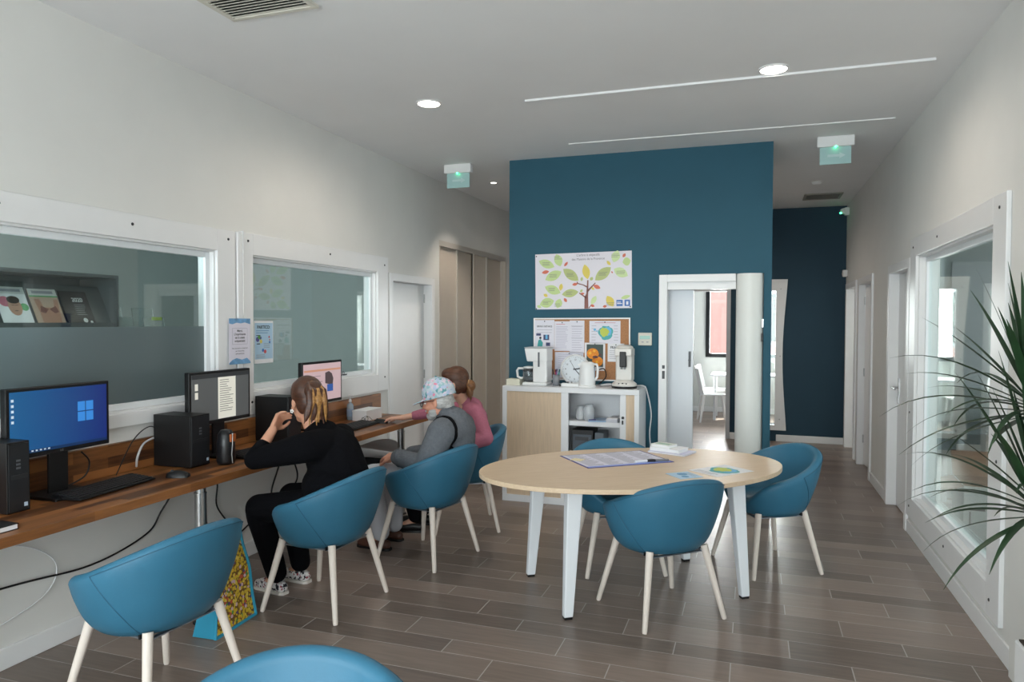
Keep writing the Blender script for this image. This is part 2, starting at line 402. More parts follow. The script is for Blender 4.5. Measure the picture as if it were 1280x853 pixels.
# ---------------------------------------------------------------- interior windows with screwed casings
def casing_window(name, label, X, side, hole, out, depth, panes, screws, frost_z=None):
    """side=+1: the room lies towards +X of the wall face X"""
    y0, y1, z0, z1 = hole; oy0, oy1, oz0, oz1 = out
    r = thing(name, label, 'window', (X, (y0 + y1) / 2, z0), kind='structure'); cy, cz = (y0 + y1) / 2, z0
    def bx(m, xa, xb, a, b, c, d):
        xs = sorted((side * xa, side * xb)); m.box(xs[0], xs[1], a - cy, b - cy, c - cz, d - cz)
    m = MB(); t = .022
    bx(m, 0, t, oy0, y0, oz0, oz1); bx(m, 0, t, y1, oy1, oz0, oz1); bx(m, 0, t, y0, y1, z1, oz1); bx(m, 0, t, y0, y1, oz0, z0)
    m.build('casing', trimw, r, bevel=.003)
    m = MB(); bx(m, -.12, 0, y0, y0 + .012, z0, z1); bx(m, -.12, 0, y1 - .012, y1, z0, z1); bx(m, -.12, 0, y0 + .012, y1 - .012, z1 - .012, z1); bx(m, -.12, 0, y0 + .012, y1 - .012, z0, z0 + .012)
    m.build('reveal', trimw, r)
    fy0, fy1, fz0, fz1 = y0 + .012, y1 - .012, z0 + .012, z1 - .012; f = .035
    m = MB(); d0, d1 = -depth - .02, -depth + .02
    bx(m, d0, d1, fy0, fy0 + f, fz0, fz1); bx(m, d0, d1, fy1 - f, fy1, fz0, fz1); bx(m, d0, d1, fy0 + f, fy1 - f, fz1 - f, fz1); bx(m, d0, d1, fy0 + f, fy1 - f, fz0, fz0 + f)
    m.build('window_frame', alu_w, r, bevel=.003)
    gy0, gy1, gz0, gz1 = fy0 + f, fy1 - f, fz0 + f, fz1 - f
    edges = [gy0] + [p for p in panes] + [gy1]
    for p in panes:
        m = MB(); bx(m, d0 - .005, d1 + .005, p - .018, p + .018, gz0, gz1); m.build('meeting_stile', alu_w, r, bevel=.003)
    for a, b in zip(edges, edges[1:]):
        if frost_z:
            m = MB(); bx(m, -depth - .003, -depth + .003, a, b, frost_z, gz1); m.build('pane', glass, r)
            m = MB(); bx(m, -depth - .003, -depth + .003, a, b, gz0, frost_z); q = m.build('frosted_pane', frost, r); q['label'] = 'frosted lower part of the pane'
        else:
            m = MB(); bx(m, -depth - .003, -depth + .003, a, b, gz0, gz1); m.build('pane', glass, r)
    for (y, z) in screws:
        m = MB(); p = Vector((side * t, y - cy, z - cz)); m.cyl(p, p + Vector((side * .004, 0, 0)), .009, .007, 10); m.build('screw', dmetal, r)
    return r
casing_window('window_1', 'wide interior window with frosted lower half behind the blue-screen monitor', XL, 1, W1, (1.06, 3.845, 1.025, 2.188), .05, [], [(3.03, 2.13), (3.78, 2.13), (2.3, 2.13), (3.78, 1.06)], 1.568)
casing_window('window_2', 'interior window with grey glass behind the seated people', XL, 1, W2, (3.92, 5.91, .966, 2.195), .05, [], [(3.97, 2.14), (4.95, 2.14), (5.84, 2.12), (5.84, 1.09), (4.0, 1.05)], None)
casing_window('window_3', 'floor-length interior window in the wall with the doors', XR, -1, W3, (3.92, 6.08, .145, 2.225), .06, [], [(5.97, 2.16), (5.25, 2.16), (4.02, 2.16), (6.0, .93), (3.99, .93), (5.97, .23), (4.95, .23), (4.06, .23)], None)
# inner sliding track of window 3
r3 = bpy.data.objects['window_3']
m = MB()
for x in (.095, .112): m.box(x, x + .006, -.82, .82, .012, .05)
m.build('sliding_track', alu_w, r3)
MB().box(.09, .115, .66, .70, .05, 1.75).build('sliding_stile', alu_w, r3, bevel=.003)

# ---------------------------------------------------------------- doors
def door_x(name, label, X, side, hole, leaf_open=0, handle=True, hand_at=1, recess=.05):
    y0, y1, z0, z1 = hole; r = thing(name, label, 'door', (X, (y0 + y1) / 2, 0), kind='structure'); h = (y1 - y0) / 2
    def bx(m, xa, xb, a, b, c, d):
        xs = sorted((side * xa, side * xb)); m.box(xs[0], xs[1], a, b, c, d)
    m = MB(); fw = .06
    bx(m, -.125, .02, -h - fw, -h + .014, 0, z1 + fw); bx(m, -.125, .02, h - .014, h + fw, 0, z1 + fw); bx(m, -.125, .02, -h + .014, h - .014, z1 - .014, z1 + fw); h -= .014; z1 -= .014
    m.build('door_frame', trimw, r, bevel=.004)
    L_ = MB(); bx(L_, -.04, 0, 0, 2 * h - .006, .008, z1 - .004)
    lf = L_.build('door_leaf', trimw, r, bevel=.002); s = -hand_at
    lf.location = (side * -recess, s * (h - .003), 0); lf.rotation_euler = (0, 0, leaf_open)
    if s > 0: lf.scale = (1, -1, 1)
    if handle:
        hy = 2 * h - .07; m = MB()
        for fx in ((.0, .008),): bx(m, 0, .008, hy - .02, hy + .02, .90, 1.12)
        p = Vector((side * .008, hy, 1.04)); m.cyl(p, p + Vector((side * .045, 0, 0)), .009)
        q = p + Vector((side * .045, 0, 0)); m.tube([q + Vector((0, .01, 0)), q + Vector((0, -.05, 0)), q + Vector((0, -.12, -.004))], .009)
        bx(m, .008, .014, hy - .009, hy + .009, .925, .955)
        m.build('handle', chrome, lf, auto=True)
    for z in (.25, 1.0, 1.8):
        p = Vector((side * .004, 0, z)); MB().cyl(p, p + Vector((0, 0, .09)), .008).build('hinge', chrome, lf)
    return r
door_x('door_1', 'plain white flush door between the interior window and the beige cupboards', XL, 1, D1, 0, False, -1, .075)
d3 = door_x('door_3', 'closed white door with a blue notice beside the floor-length window', XR, -1, D3, 0, True, 1, .06)
door_x('door_4', 'white corridor door pushed slightly inward, without a notice', XR, -1, D4, math.radians(6), True, -1, .05)
door_x('door_5', 'corridor door wide open onto a sunlit office', XR, -1, D5, math.radians(78), False, -1, .10)
sg = sheet('door_notice', 'blue printed notice stuck on the closed white door', 'sign', (XR + .06 - .0015, 6.41, 1.42), (0, -1, 0), (0, 0, 1), .13, .27, mk('notice_blue', rgb(88, 104, 170), .6))
rects(sg, [(.01, .14, .12, .15)], paper, name='printed_band'); rects(sg, [(.01, .05, .12, .058)], paper, name='printed_text')

# ---------------------------------------------------------------- doorway in the teal wall
dw = thing('door_2', 'white doorway with a half-open sliding leaf in the teal wall', 'door', (-.355, YW, 0), kind='structure')
ox = .355
MB().box(-.79 + ox, -.72 + ox, -.015, .12, 0, 2.02).box(-.72 + ox, -.142 + ox, -.012, .02, 1.955, 2.02).box(-.142 + ox, .085 + ox, .05, .12, 1.955, 2.02).build('door_frame', trimw, dw, bevel=.003)
MB().box(-.72 + ox, -.142 + ox, .02, .13, 1.89, 1.955).build('head_lining', trimw, dw)
lf = MB().box(-.80 + ox, -.505 + ox, .155, .195, .01, 1.96).build('sliding_leaf', mk('leaf_white', rgb(222, 226, 232), .35), dw, bevel=.002)
MB().box(-.545 + ox, -.525 + ox, .148, .155, 1.20, 1.34).cyl((-.535 + ox, .15, 1.26), (-.535 + ox, .143, 1.26), .012).build('leaf_lock', dmetal, lf)
MB().box(-.758 + ox, -.735 + ox, -.019, -.015, 1.10, 1.17).box(-.758 + ox, -.735 + ox, -.019, -.015, 1.19, 1.22).build('strike_plate', dmetal, dw)
# bowed white panel closing the right part of the doorway
rows = [[], []]
n = 18
pf = []
for i in range(n + 1):
    a = PI * i / n; pf.append((-.0285 + ox - .1125 * math.cos(a), -.085 * math.sin(a) + .05))
pts = [(x, y) for x, y in pf] + [(pf[-1][0] - .006, .06)] + [(x * .94 + (-.0285 + ox) * .06, y * .9 + .008) for x, y in pf[::-1]][1:-1] + [(pf[0][0] + .006, .06)]
bp_ = MB().prism(pts, .0, 2.02).build('bowed_panel', mk('bowed_white', rgb(232, 234, 230), .4), dw, smooth=False, auto=True)
MB().box(.072 + ox, .084 + ox, -.004, .045, 1.56, 1.63).build('hinge', chrome, bp_); MB().box(.068 + ox, .082 + ox, -.008, .04, 1.44, 1.51).build('lock_case', black, bp_)

# ---------------------------------------------------------------- frame of the opening in the end wall, wavy window surround
r = thing('trim_1', 'pale grey frame of the opening to the meeting room', 'door frame', (-.8, YB, 0), kind='structure')
MB().box(.455, .51, -.02, .13, 0, 2.09).box(-.51, -.455, -.02, .13, 0, 2.09).box(-.455, .455, -.02, .13, 2.03, 2.09).build('door_frame', mk('grey_lacquer', rgb(196, 200, 205), .4), r)
r = thing('window_6', 'narrow corridor window in a white surround with wavy edges', 'window', (.15, YB, .1), kind='structure')
def wavy(sgn): return [(sgn * (.285 - .055 * math.sin(PI * i / 12) ** 1.2 + (.0 if 0 < i < 12 else 0)), .05 + 2.03 * i / 12) for i in range(13)]
Rr = wavy(1); Ll = wavy(-1)
m = MB()
for i in range(12):
    for (A_, B_, s) in ((Rr, None, 1), (Ll, None, -1)):
        (xa, za), (xb, zb) = A_[i], A_[i + 1]
        m.prism([(s * .14, za), (xa, za), (xb, zb), (s * .14, zb)][::s], -.025, -.003, 'XZ')
m.box(-.14, .14, -.025, -.003, .05, .12).box(-.14, .14, -.025, -.003, 1.93, 2.08)
m.build('wavy_surround', trimw, r)
for z in (.2, 1.05, 1.95):
    for x in (-.2, .2): MB().cyl((x, -.025, z), (x, -.030, z), .009).build('screw', chrome, r)
MB().box(-.14, .14, .05, .056, .12, 1.93).build('pane', glass_c, r)

# ---------------------------------------------------------------- rooms behind
OUT = 2.9
wallx('wall_office_left', -6.1, -6.0, .9, 6.9, 0, OUT, [], grey_room, 'grey far wall of the room behind the interior windows')
wally('wall_office_near', .8, .9, -6.1, XL - T, 0, OUT, [(-5.8, -3.7, .3, 2.5)], grey_room, 'grey side wall of the room behind the interior windows')  # opening made for the added office light
wally('wall_office_far', 6.9, 7.0, -6.1, XL - T, 0, OUT, [], grey_room, 'grey end wall of the room behind the interior windows')
tag(MB().box(-6.1, XL - T, .8, 7.0, OUT, OUT + .05).build('ceiling_office_left', ceilm), 'ceiling of the grey offices', 'ceiling', kind='structure')
wallx('wall_study_right', 3.6, 3.7, 2.9, 7.4, 0, OUT, [(3.4, 5.2, 1.0, 2.2)], office_w, 'pale far wall of the store room behind the floor-length window')  # opening made to let added light into the store room
wally('wall_study_near', 2.8, 2.9, XR + T, 3.7, 0, OUT, [], office_w, 'pale near wall of the store room')
wally('wall_study_far', 7.4, 7.5, XR + T, 3.7, 0, OUT, [], office_w, 'pale end wall of the store room')
tag(MB().box(XR + T, 3.7, 2.8, 7.5, OUT, OUT + .05).build('ceiling_study', ceilm), 'ceiling of the store room', 'ceiling', kind='structure')
wallx('wall_annex_right', 4.2, 4.3, 7.5, 13.2, 0, OUT, [], office_w, 'pale side wall of the sunlit office')
wally('wall_annex_mid', 8.95, 9.03, XR + T, 4.2, 0, OUT, [], office_w, 'partition between the two corridor offices')
tag(MB().box(XR + T, 4.3, 7.5, 13.3, OUT, OUT + .05).build('ceiling_annex', ceilm), 'ceiling of the sunlit office', 'ceiling', kind='structure')
wally('wall_meeting_back', 13.2, 13.32, -4.5, 4.3, 0, OUT, [(-.74, 1.05, 1.03, 2.25), (1.5, 3.9, .9, 2.3)], office_w, 'white wall with the black-framed window in the meeting room')
wallx('wall_meeting_left', -4.5, -4.4, YB + .12, 13.2, 0, OUT, [], office_w, 'white side wall of the meeting room')
wallx('wall_meeting_right', 1.18, 1.26, YB + .12, 13.2, 0, OUT, [], office_w, 'white partition of the meeting room')
tag(MB().box(-4.5, XR + T, YB + .12, 13.3, OUT, OUT + .05).build('ceiling_meeting', ceilm), 'ceiling of the meeting room', 'ceiling', kind='structure')
base('baseboard_meeting', [(-4.4, 1.18, 13.186, 13.2, 0, .09)], 'white baseboard in the meeting room')
for nm, a, b, z0, z1, lab in (('window_7', -.8, 1.1, .98, 2.3, 'black-framed window of the meeting room looking onto a pink building'), ('window_8', 1.44, 3.96, .84, 2.36, 'black-framed window of the sunlit office')):
    r = thing(nm, lab, 'window', ((a + b) / 2, 13.2, z0), kind='structure'); h = (b - a) / 2; H = z1 - z0
    MB().box(-h, -h + .07, -.03, .09, 0, H).box(h - .07, h, -.03, .09, 0, H).box(-h + .07, h - .07, -.03, .09, 0, .065).box(-h + .07, h - .07, -.03, .09, H - .065, H).build('window_frame', black, r)
    MB().box(-h + .07, h - .07, .03, .036, .065, H - .065).build('pane', glass_c, r)

# outside: street and pink building behind
tag(MB().box(-40, 40, 13.5, 60, -.3, -.1).build('ground', mk('asphalt', rgb(140, 138, 134), .9, var=.1)), 'pale grey street outside the meeting room', 'ground', kind='structure')
pk = thing('building', 'pink rendered building seen through the meeting room window', 'building', (2, 24, -.1))
MB().box(-16, 16, 0, 8, 0, 12).build('facade', mk('pink_render', rgb(228, 158, 148), .85, var=.04), pk)
for i in range(8):
    for j in range(3):
        x = -13 + i * 3.7; z = 1.0 + 3.4 * j
        wf = MB().box(x, x + 1.2, -.06, .05, z, z + 1.7).build('window_surround', trimw, pk)
        MB().box(x + .1, x + 1.1, -.075, -.055, z + .1, z + 1.6).build('window_pane', blackg, wf)

# sliding cupboards, left corridor
cb = thing('sliding_cupboard', 'tall built-in cupboard with beige sliding panels and pale metal edges', 'cupboard', (XL, 8.19, 0))
beige = mk('beige_panel', rgb(196, 186, 174), .5, var=.02)
ys = [7.12, 7.65, 8.18, 8.62, 9.27]
for i, (a, b) in enumerate(zip(ys, ys[1:])):
    d = -.03 if i % 2 == 0 else -.062
    p = MB().box(d - .016, d, a - 8.19, b - 8.19, .04, 2.43).build('sliding_panel', beige, cb)
    if i != 1: MB().box(d - .02, d + .012, b - 8.215, b - 8.185, .04, 2.43).build('edge_profile', mk('champagne_profile', rgb(214, 208, 200), .3, .3), p)
for z_ in ((2.43, 2.49), (0, .04)): MB().box(-.1, .0, -1.1, 1.1, *z_).build('track', mk('champagne_profile', rgb(214, 208, 200), .3), cb)
for y_ in ((-1.1, -1.07), (1.08, 1.1)): MB().box(-.11, .004, *y_, .04, 2.43).build('side_jamb', beige, cb)
MB().box(-.119, -.11, -1.1, 1.1, .0, 2.49).build('back_panel', beige, cb)

# ---------------------------------------------------------------- ceiling fittings
lampm = emit('lamp_glow', (1, .93, .84, 1), 14)
def downlight(x, y, r, e, label, group=None, cone=3.05):
    t = thing('downlight', label, 'ceiling light', (x, y, ZC), group=group)
    MB().lathe([(r * 1.15, 0), (r * 1.15, -.006), (r * .98, -.008), (r * .97, 0)], 32).build('trim_ring', trimw, t, auto=True)
    MB().lathe([(r * .97, -.001), (r * .97, -.005), (r * .9, -.006)], 32).build('diffuser', lampm, t)
    l = add_light('downlight_lamp', 'SPOT', (0, 0, -.03), (0, 0, 0), e, (1, .88, .76), spot_size=cone, spot_blend=.6, shadow_soft_size=r); l.parent = t
downlight(-2.158, 4.549, .078, 30, 'lit round downlight above the people at the desk')
downlight(.101, 4.587, .078, 30, 'lit round downlight beside the ceiling hatch above the oval table')
downlight(-2.70, 7.33, .03, 40, 'small lit spotlight in the ceiling of the cupboard passage', cone=1.7)
downlight(-.95, 8.7, .078, 60, 'added unseen round downlight in the hall behind the teal poster wall')  # lamp added out of view to brighten the corridor
def vent(x, y, wx, wy, n, label, mat):
    t = thing('ceiling_vent', label, 'vent', (x, y, ZC)); h, k = wx / 2, wy / 2
    MB().box(-h, h, -k, -k + .03, -.014, 0).box(-h, h, k - .03, k, -.014, 0).box(-h, -h + .03, -k + .03, k - .03, -.014, 0).box(h - .03, h, -k + .03, k - .03, -.014, 0).build('frame', mat, t, bevel=.003)
    MB().box(-h + .03, h - .03, -k + .03, k - .03, -.002, 0).build('backing', dmetal, t)
    for i in range(n):
        y = -k + .03 + (wy - .06) * (i + .5) / n; M = Matrix.Translation((0, y, -.008)) @ Matrix.Rotation(.7, 4, 'X')
        MB().box(-h + .03, h - .03, -.008, .008, -.001, .001, M).build('slat', mat, t)
cream = mk('cream_grille', rgb(214, 210, 198), .5)
vent(-2.25, 2.86, .50, .26, 8, 'cream slatted air grille in the ceiling near the street front', cream)
vent(.775, 9.33, .42, .40, 8, 'grey square air grille in the corridor ceiling', mk('grey_grille', rgb(150, 148, 140), .5))
ht = thing('ceiling_hatch', 'large flush ceiling panel with two bright white edge strips', 'ceiling panel', (-.26, 5.31, ZC))
MB().box(-1.235, 1.235, -.61, .61, -.006, 0).build('panel', ceilm, ht)
for s in (-1, 1): MB().box(-1.24, 1.24, s * .617 - .008, s * .617 + .008, -.014, 0).build('edge_strip', trimw, ht)
def exit_sign(x, label):
    t = thing('exit_sign', label, 'exit sign', (x, 6.4, ZC))
    MB().box(-.14, .14, -.03, .03, -.085, 0).build('housing', trimw, t, bevel=.006)
    MB().box(-.118, .118, -.004, .004, -.225, -.085).build('sign_plate', mk('sign_plate', rgb(172, 205, 205), .25), t)
    MB().sphere((0, -.025, -.088), .009).build('indicator_light', emit('green_led', (.05, 1, .35, 1), 9), t, smooth=True)
    m = MB(); m.box(-.06, .03, -.0055, -.004, -.165, -.145).prism([(.03, -.18), (.075, -.155), (.03, -.13)], -.0055, -.004, 'XZ'); m.build('arrow_symbol', mk('sign_pale', rgb(196, 216, 218), .4), t)
exit_sign(-2.722, 'exit sign hanging above the cupboard passage')
exit_sign(.624, 'exit sign hanging above the door corridor')
t = thing('smoke_detector', 'small round smoke detector on the corridor ceiling', 'smoke detector', (.636, 8.36, ZC)); MB().lathe([(.05, 0), (.05, -.02), (.035, -.035), (.01, -.036)], 20).build('body', trimw, t, auto=True)
MB().lathe([(.052, 0), (.052, -.006), (.048, -.007)], 20).build('base_ring', cream, t)
t = thing('alarm_detector', 'white alarm detector with green light high in the corridor corner', 'detector', (XR, 10.0, 3.02))
MB().box(-.05, 0, -.04, .04, -.05, .05).prism([(-.04, -.04), (-.10, -.02), (-.10, .03), (-.04, .05)], -.035, .035, 'XZ').build('body', trimw, t, bevel=.008)
MB().sphere((-.10, -.03, -.02), .012).build('indicator_light', emit('green_led', (.05, 1, .35, 1), 9), t)
t = thing('wall_sensor', 'small white sensor box on the corridor corner below the alarm detector', 'sensor', (XR, 10.05, 2.235))
MB().box(-.06, 0, -.03, .03, -.045, .045).build('body', trimw, t, bevel=.01); MB().box(-.064, -.059, -.018, .018, -.02, .01).build('lens', cream, t)
tr = thing('cable_trunking', 'white vertical cable cover between the two interior windows', 'trunking', (XL, 3.885, .98))
MB().box(0, .028, -.025, .025, 0, 1.21).build('cover', trimw, tr, bevel=.006); MB().box(0, .032, .027, .030, .66, 1.22).build('loose_edge', trimw, tr)

# ---------------------------------------------------------------- tub chairs
chairfab = mk('teal_leatherette', rgb(48, 108, 136), .5, var=.03, vscale=10, bump=.05, bscale=220)
seamm = mk('seam_thread', rgb(40, 92, 118), .6)
legwood = mk('bleached_wood', rgb(226, 214, 203), .55, var=.04, vscale=20, stretch=(6, 6, .6))
steelbar = mk('steel_bar', rgb(176, 184, 196), .3, .9)
_HC = [(0, .792), (20, .783), (35, .765), (50, .738), (70, .692), (90, .643), (104, .622), (118, .598), (130, .555), (142, .50), (152, .467), (165, .458), (180, .456)]
def _lin(t, tab):
    for (a, u), (b, v) in zip(tab, tab[1:]):
        if t <= b: return u + (v - u) * (t - a) / (b - a)
    return tab[-1][1]
def chair_h(th):
    d = abs(math.degrees((th + PI) % (2 * PI) - PI)); return sum(_lin(min(180, abs(d + k)) if d + k <= 180 else 360 - d - k, _HC) for k in (-9, -6, -3, 0, 3, 6, 9)) / 7
_GC = [(.36, .60), (.376, .675), (.39, .725), (.42, .79), (.46, .85), (.52, .915), (.58, .958), (.64, .985), (.72, 1.0), (.82, 1.0)]
def chair_r(th, z):
    s_, c_ = abs(math.sin(th)), abs(math.cos(th)); n = 2.18
    a = ((s_ / .335) ** n + (c_ / (.295 if math.cos(th) > 0 else .285)) ** n) ** (-1 / n)
    g = sum(_lin(min(.82, max(.36, z + k)), _GC) for k in (-.012, 0, .012)) / 3
    return a * g + .04 * max(0, z - .52) / .27 * max(0, math.cos(th)) ** 1.2
def make_chair():
    t = thing('tub_chair', 'x', 'chair', group='teal tub chairs with pale wooden legs')
    N = 72; tk = .055; rows = []
    for i in range(N):
        th = 2 * PI * i / N; d = (math.sin(th), -math.cos(th)); h = chair_h(th); p = [(.002, .368), (.12, .368), (.18, .369)]
        for k in range(10):
            z = .376 + (h - tk / 2 - .376) * k / 9; p.append((chair_r(th, z), z))
        zc = h - tk / 2; rc = chair_r(th, zc) - tk / 2
        for k in range(1, 7):
            a = PI * k / 7; p.append((rc + tk / 2 * math.cos(a), zc + tk / 2 * math.sin(a)))
        zs = min(.43, zc - .004)
        for k in range(0, 6):
            z = zc + (zs - zc) * k / 5; p.append((max(.05, chair_r(th, z) - tk - (.01 * k / 5)), z))
        p += [(.1, zs - .01), (.002, zs - .01)]
        rows.append([(d[0] * r_, d[1] * r_, z) for r_, z in p])
    rows.append(rows[0])
    sh = MB().grid(rows).build('shell', chairfab, t, smooth=True)
    for s in (-1, 1):
        th = s * 1.42; pts = []
        for k in range(14):
            z = .38 + (chair_h(th) - .02 - .38) * k / 13; rr = chair_r(th + s * .25 * (1 - k / 13), z) + .0005; tt = th - s * .5 * (1 - k / 13)
            rr = chair_r(tt, z) + .0003; pts.append((math.sin(tt) * rr, -math.cos(tt) * rr, z))
        MB().tube(pts, .0022, 6).build('seam', seamm, sh)
        MB().box(pts[0][0] - .012, pts[0][0] + .012, pts[0][1] - .004, pts[0][1] + .004, .366, .384).build('fabric_tab', black, sh)
    pts = []
    for k in range(41):
        th = -1.42 + 2.84 * k / 40; z = chair_h(th) - tk * .35; rr = chair_r(th, z) + .0002; pts.append((math.sin(th) * rr, -math.cos(th) * rr, z))
    MB().tube(pts, .002, 6).build('rim_seam', seamm, sh)
    rows = []
    for i in range(N):
        th = 2 * PI * i / N; d = (math.sin(th), -math.cos(th)); R0 = max(.1, chair_r(th, .452) - tk - .002)
        rows.append([(d[0] * R0 * q, d[1] * R0 * q, z) for q, z in ((.01, .425), (.93, .425), (.985, .435), (1.0, .448), (.985, .460), (.94, .468), (.7, .474), (.4, .477), (.01, .478))])
    rows.append(rows[0]); MB().grid(rows).build('seat', chairfab, t, smooth=True)
    for sx in (-1, 1):
        for sy in (-1, 1):
            top = Vector((sx * .172, sy * .162, .392)); bot = Vector((sx * .252, sy * .242, .001)); m = MB()
            m.tube([top, top.lerp(bot, .5), top.lerp(bot, .97), bot], [.0205, .0175, .0138, .0115], 14); m.build('leg', legwood, t, auto=True)
    m = MB()
    for a in (-.165, .165): m.box(a - .012, a + .012, -.155, .155, .360, .367)
    for a in (-.155, .155): m.box(-.165, .165, a - .012, a + .012, .356, .361)
    m.build('seat_frame', steelbar, t)
    return t
spots = [(-2.086, 4.386, 78, 'teal tub chair the man in the floral cap sits on'),
         (-2.29, 3.47, 87, 'teal tub chair the woman in black sits on'),
         (-2.14, 5.15, 118, 'teal tub chair the woman in pink sits on'),
         (-2.355, 2.315, 85, 'empty teal tub chair at the desk in front of the blue-screen monitor'),
         (-.944, 1.215, 198, 'empty teal tub chair standing apart, with neither desk nor table beside it'),
         (-.477, 3.98, 41, 'empty teal tub chair tucked under the oval table beside the map leaflet'),
         (.093, 4.955, 122, 'empty teal tub chair at the corridor end of the oval table'),
         (-.83, 4.63, 204, 'empty teal tub chair between the oval table and the white cabinet')]
proto = make_chair()
for i, (x, y, a, lab) in enumerate(spots):
    o = proto if i == 0 else copy_tree(proto)
    o.location = (x, y, 0); o.rotation_euler = (0, 0, math.radians(a)); o['label'] = lab

# ---------------------------------------------------------------- oval table
TZ = .735; TA = math.radians(34.5)
tb = thing('oval_table', 'oval light oak meeting table on four white tapered legs', 'table', (-.67, 4.275, 0), TA)
def oval(k, a, b): return [(a * math.cos(2 * PI * i / k), b * math.sin(2 * PI * i / k)) for i in range(k)]
MB().prism(oval(72, .948, .585), TZ - .026, TZ).build('tabletop', tablewood, tb, bevel=.002)
whl = mk('white_powder_coat', rgb(236, 239, 243), .35)
for sx in (-1, 1):
    for sy in (-1, 1):
        m = MB(); x, y = sx * .50, sy * .30; bx_, by_ = sx * .545, sy * .335
        def ring(cx, cy, hx, hy, z): return [(cx - hx, cy - hy, z), (cx + hx, cy - hy, z), (cx + hx, cy + hy, z), (cx - hx, cy + hy, z)]
        a = ring(x, y, .045, .032, TZ - .027); b = ring(bx_, by_, .026, .02, .012)
        m.add(a + b, [(0, 1, 2, 3), (7, 6, 5, 4), (0, 4, 5, 1), (1, 5, 6, 2), (2, 6, 7, 3), (3, 7, 4, 0)])
        lg = m.build('leg', whl, tb, bevel=.006)
        MB().box(bx_ - .022, bx_ + .022, by_ - .017, by_ + .017, 0, .012).build('foot_pad', black, lg)
MB().box(-.52, .52, -.32, -.285, TZ - .06, TZ - .027).box(-.52, .52, .285, .32, TZ - .06, TZ - .027).box(-.52, -.48, -.285, .285, TZ - .06, TZ - .027).box(.48, .52, -.285, .285, TZ - .06, TZ - .027).build('under_frame', whl, tb)
# things on the table
navy = mk('navy_card', rgb(64, 62, 140), .5)
dc = sheet('desk_pad', 'large navy-edged printed sheet covered in writing on the oval table', 'poster', (-.913, 4.101, TZ), (.462, .368, 0), (-.216, .352, 0), .59, .415, navy, .002)
rects(dc, [(.012, .04, .578, .405)], mk('lilac_paper', rgb(226, 224, 238), .6), .0026, 'sheet'); rects(dc, [(.012, .008, .578, .04)], mk('band_blue', rgb(138, 160, 226), .6), .0026, 'band')
for c in range(4): lines(dc, .03 + c * .137, .03 + c * .137 + .12, .06, .39, 16, inkg, .006, 'handwriting', .5, .0032)
sheet('sticky_note', 'pale yellow sticky note on the edge of the navy-edged sheet', 'sticky note', (-1.075, 4.30, TZ + .0036), (.9, -.2, 0), (.2, .9, 0), .075, .07, mk('note_yellow', rgb(236, 224, 184), .7))
def pen(x, y, a, label, body, cap):
    t = thing('marker_pen', label, 'pen', (x, y, TZ + .0105), a)
    MB().cyl((-.065, 0, 0), (.02, 0, 0), .0075, n=12).build('barrel', body, t, auto=True); MB().cyl((.02, 0, 0), (.07, 0, 0), .0085, n=12).build('cap', cap, t, auto=True)
pen(-.625, 4.39, .7, 'white marker pen with dark cap on the navy-edged sheet', paper, black); pen(-.545, 4.44, 3.6, 'black marker pen lying on the navy-edged sheet', mk('pen_grey', rgb(120, 120, 126), .4), black)
def book(x, y, z, a, w_, d, h, label, cover, pages=paper):
    t = thing('book', label, 'book', (x, y, z), a, 'stack of booklets on the oval table')
    MB().box(-w_ / 2, w_ / 2, -d / 2, d / 2, 0, .0015).box(-w_ / 2, w_ / 2, -d / 2, d / 2, h - .0015, h).box(-w_ / 2, -w_ / 2 + .002, -d / 2, d / 2, .0015, h - .0015).build('cover', cover, t)
    MB().box(-w_ / 2 + .003, w_ / 2 - .004, -d / 2 + .003, d / 2 - .003, .0015, h - .0015).build('pages', pages, t)
    return t
book(-.50, 4.80, TZ, math.radians(-20), .26, .19, .010, 'wide thin booklet at the bottom of the stack on the oval table', mk('cover_lilac', rgb(206, 204, 226), .5))
book(-.52, 4.815, TZ + .010, math.radians(-20), .21, .15, .022, 'thick white booklet in the middle of the stack on the oval table', paper)
b3 = book(-.555, 4.83, TZ + .032, math.radians(-26), .14, .11, .018, 'small booklet with green print on top of the stack', mk('cover_pale', rgb(226, 230, 222), .5))
rects(b3, [(-.05, -.03, .05, .02)], mk('print_sage', rgb(170, 196, 178), .6), .0184, 'cover_print')
mapc = [mk('map_teal', rgb(80, 172, 176), .6), mk('map_lime', rgb(196, 206, 88), .6), mk('map_sky', rgb(112, 184, 224), .6)]
def map_print(p, u, v, r, lay=.0018):
    rn = random.Random(5)
    polys(p, [[(u + r * (1 + .14 * rn.uniform(-1, 1)) * math.cos(2 * PI * i / 22), v + r * (.95 + .14 * rn.uniform(-1, 1)) * math.sin(2 * PI * i / 22)) for i in range(22)]], mapc[0], lay, 'map_print')
    polys(p, [[(u + r * .28 + r * .62 * (1 + .2 * rn.uniform(-1, 1)) * math.cos(2 * PI * i / 14), v + r * .15 + r * .6 * math.sin(2 * PI * i / 14)) for i in range(14)]], mapc[2], lay + .0004, 'map_print')
    polys(p, [[(u - r * .18 + r * .6 * (1 + .2 * rn.uniform(-1, 1)) * math.cos(2 * PI * i / 16), v + r * .05 + r * .6 * (1 + .2 * rn.uniform(-1, 1)) * math.sin(2 * PI * i / 16)) for i in range(16)]], mapc[1], lay + .0008, 'map_print')
lf = sheet('leaflet', 'white leaflet with a green and blue map on the oval table', 'leaflet', (-.348, 4.254, TZ), (.169, -.141, 0), (.213, .223, 0), .22, .305, paper)
map_print(lf, .115, .17, .085); lines(lf, .02, .2, .02, .06, 4, inkg)
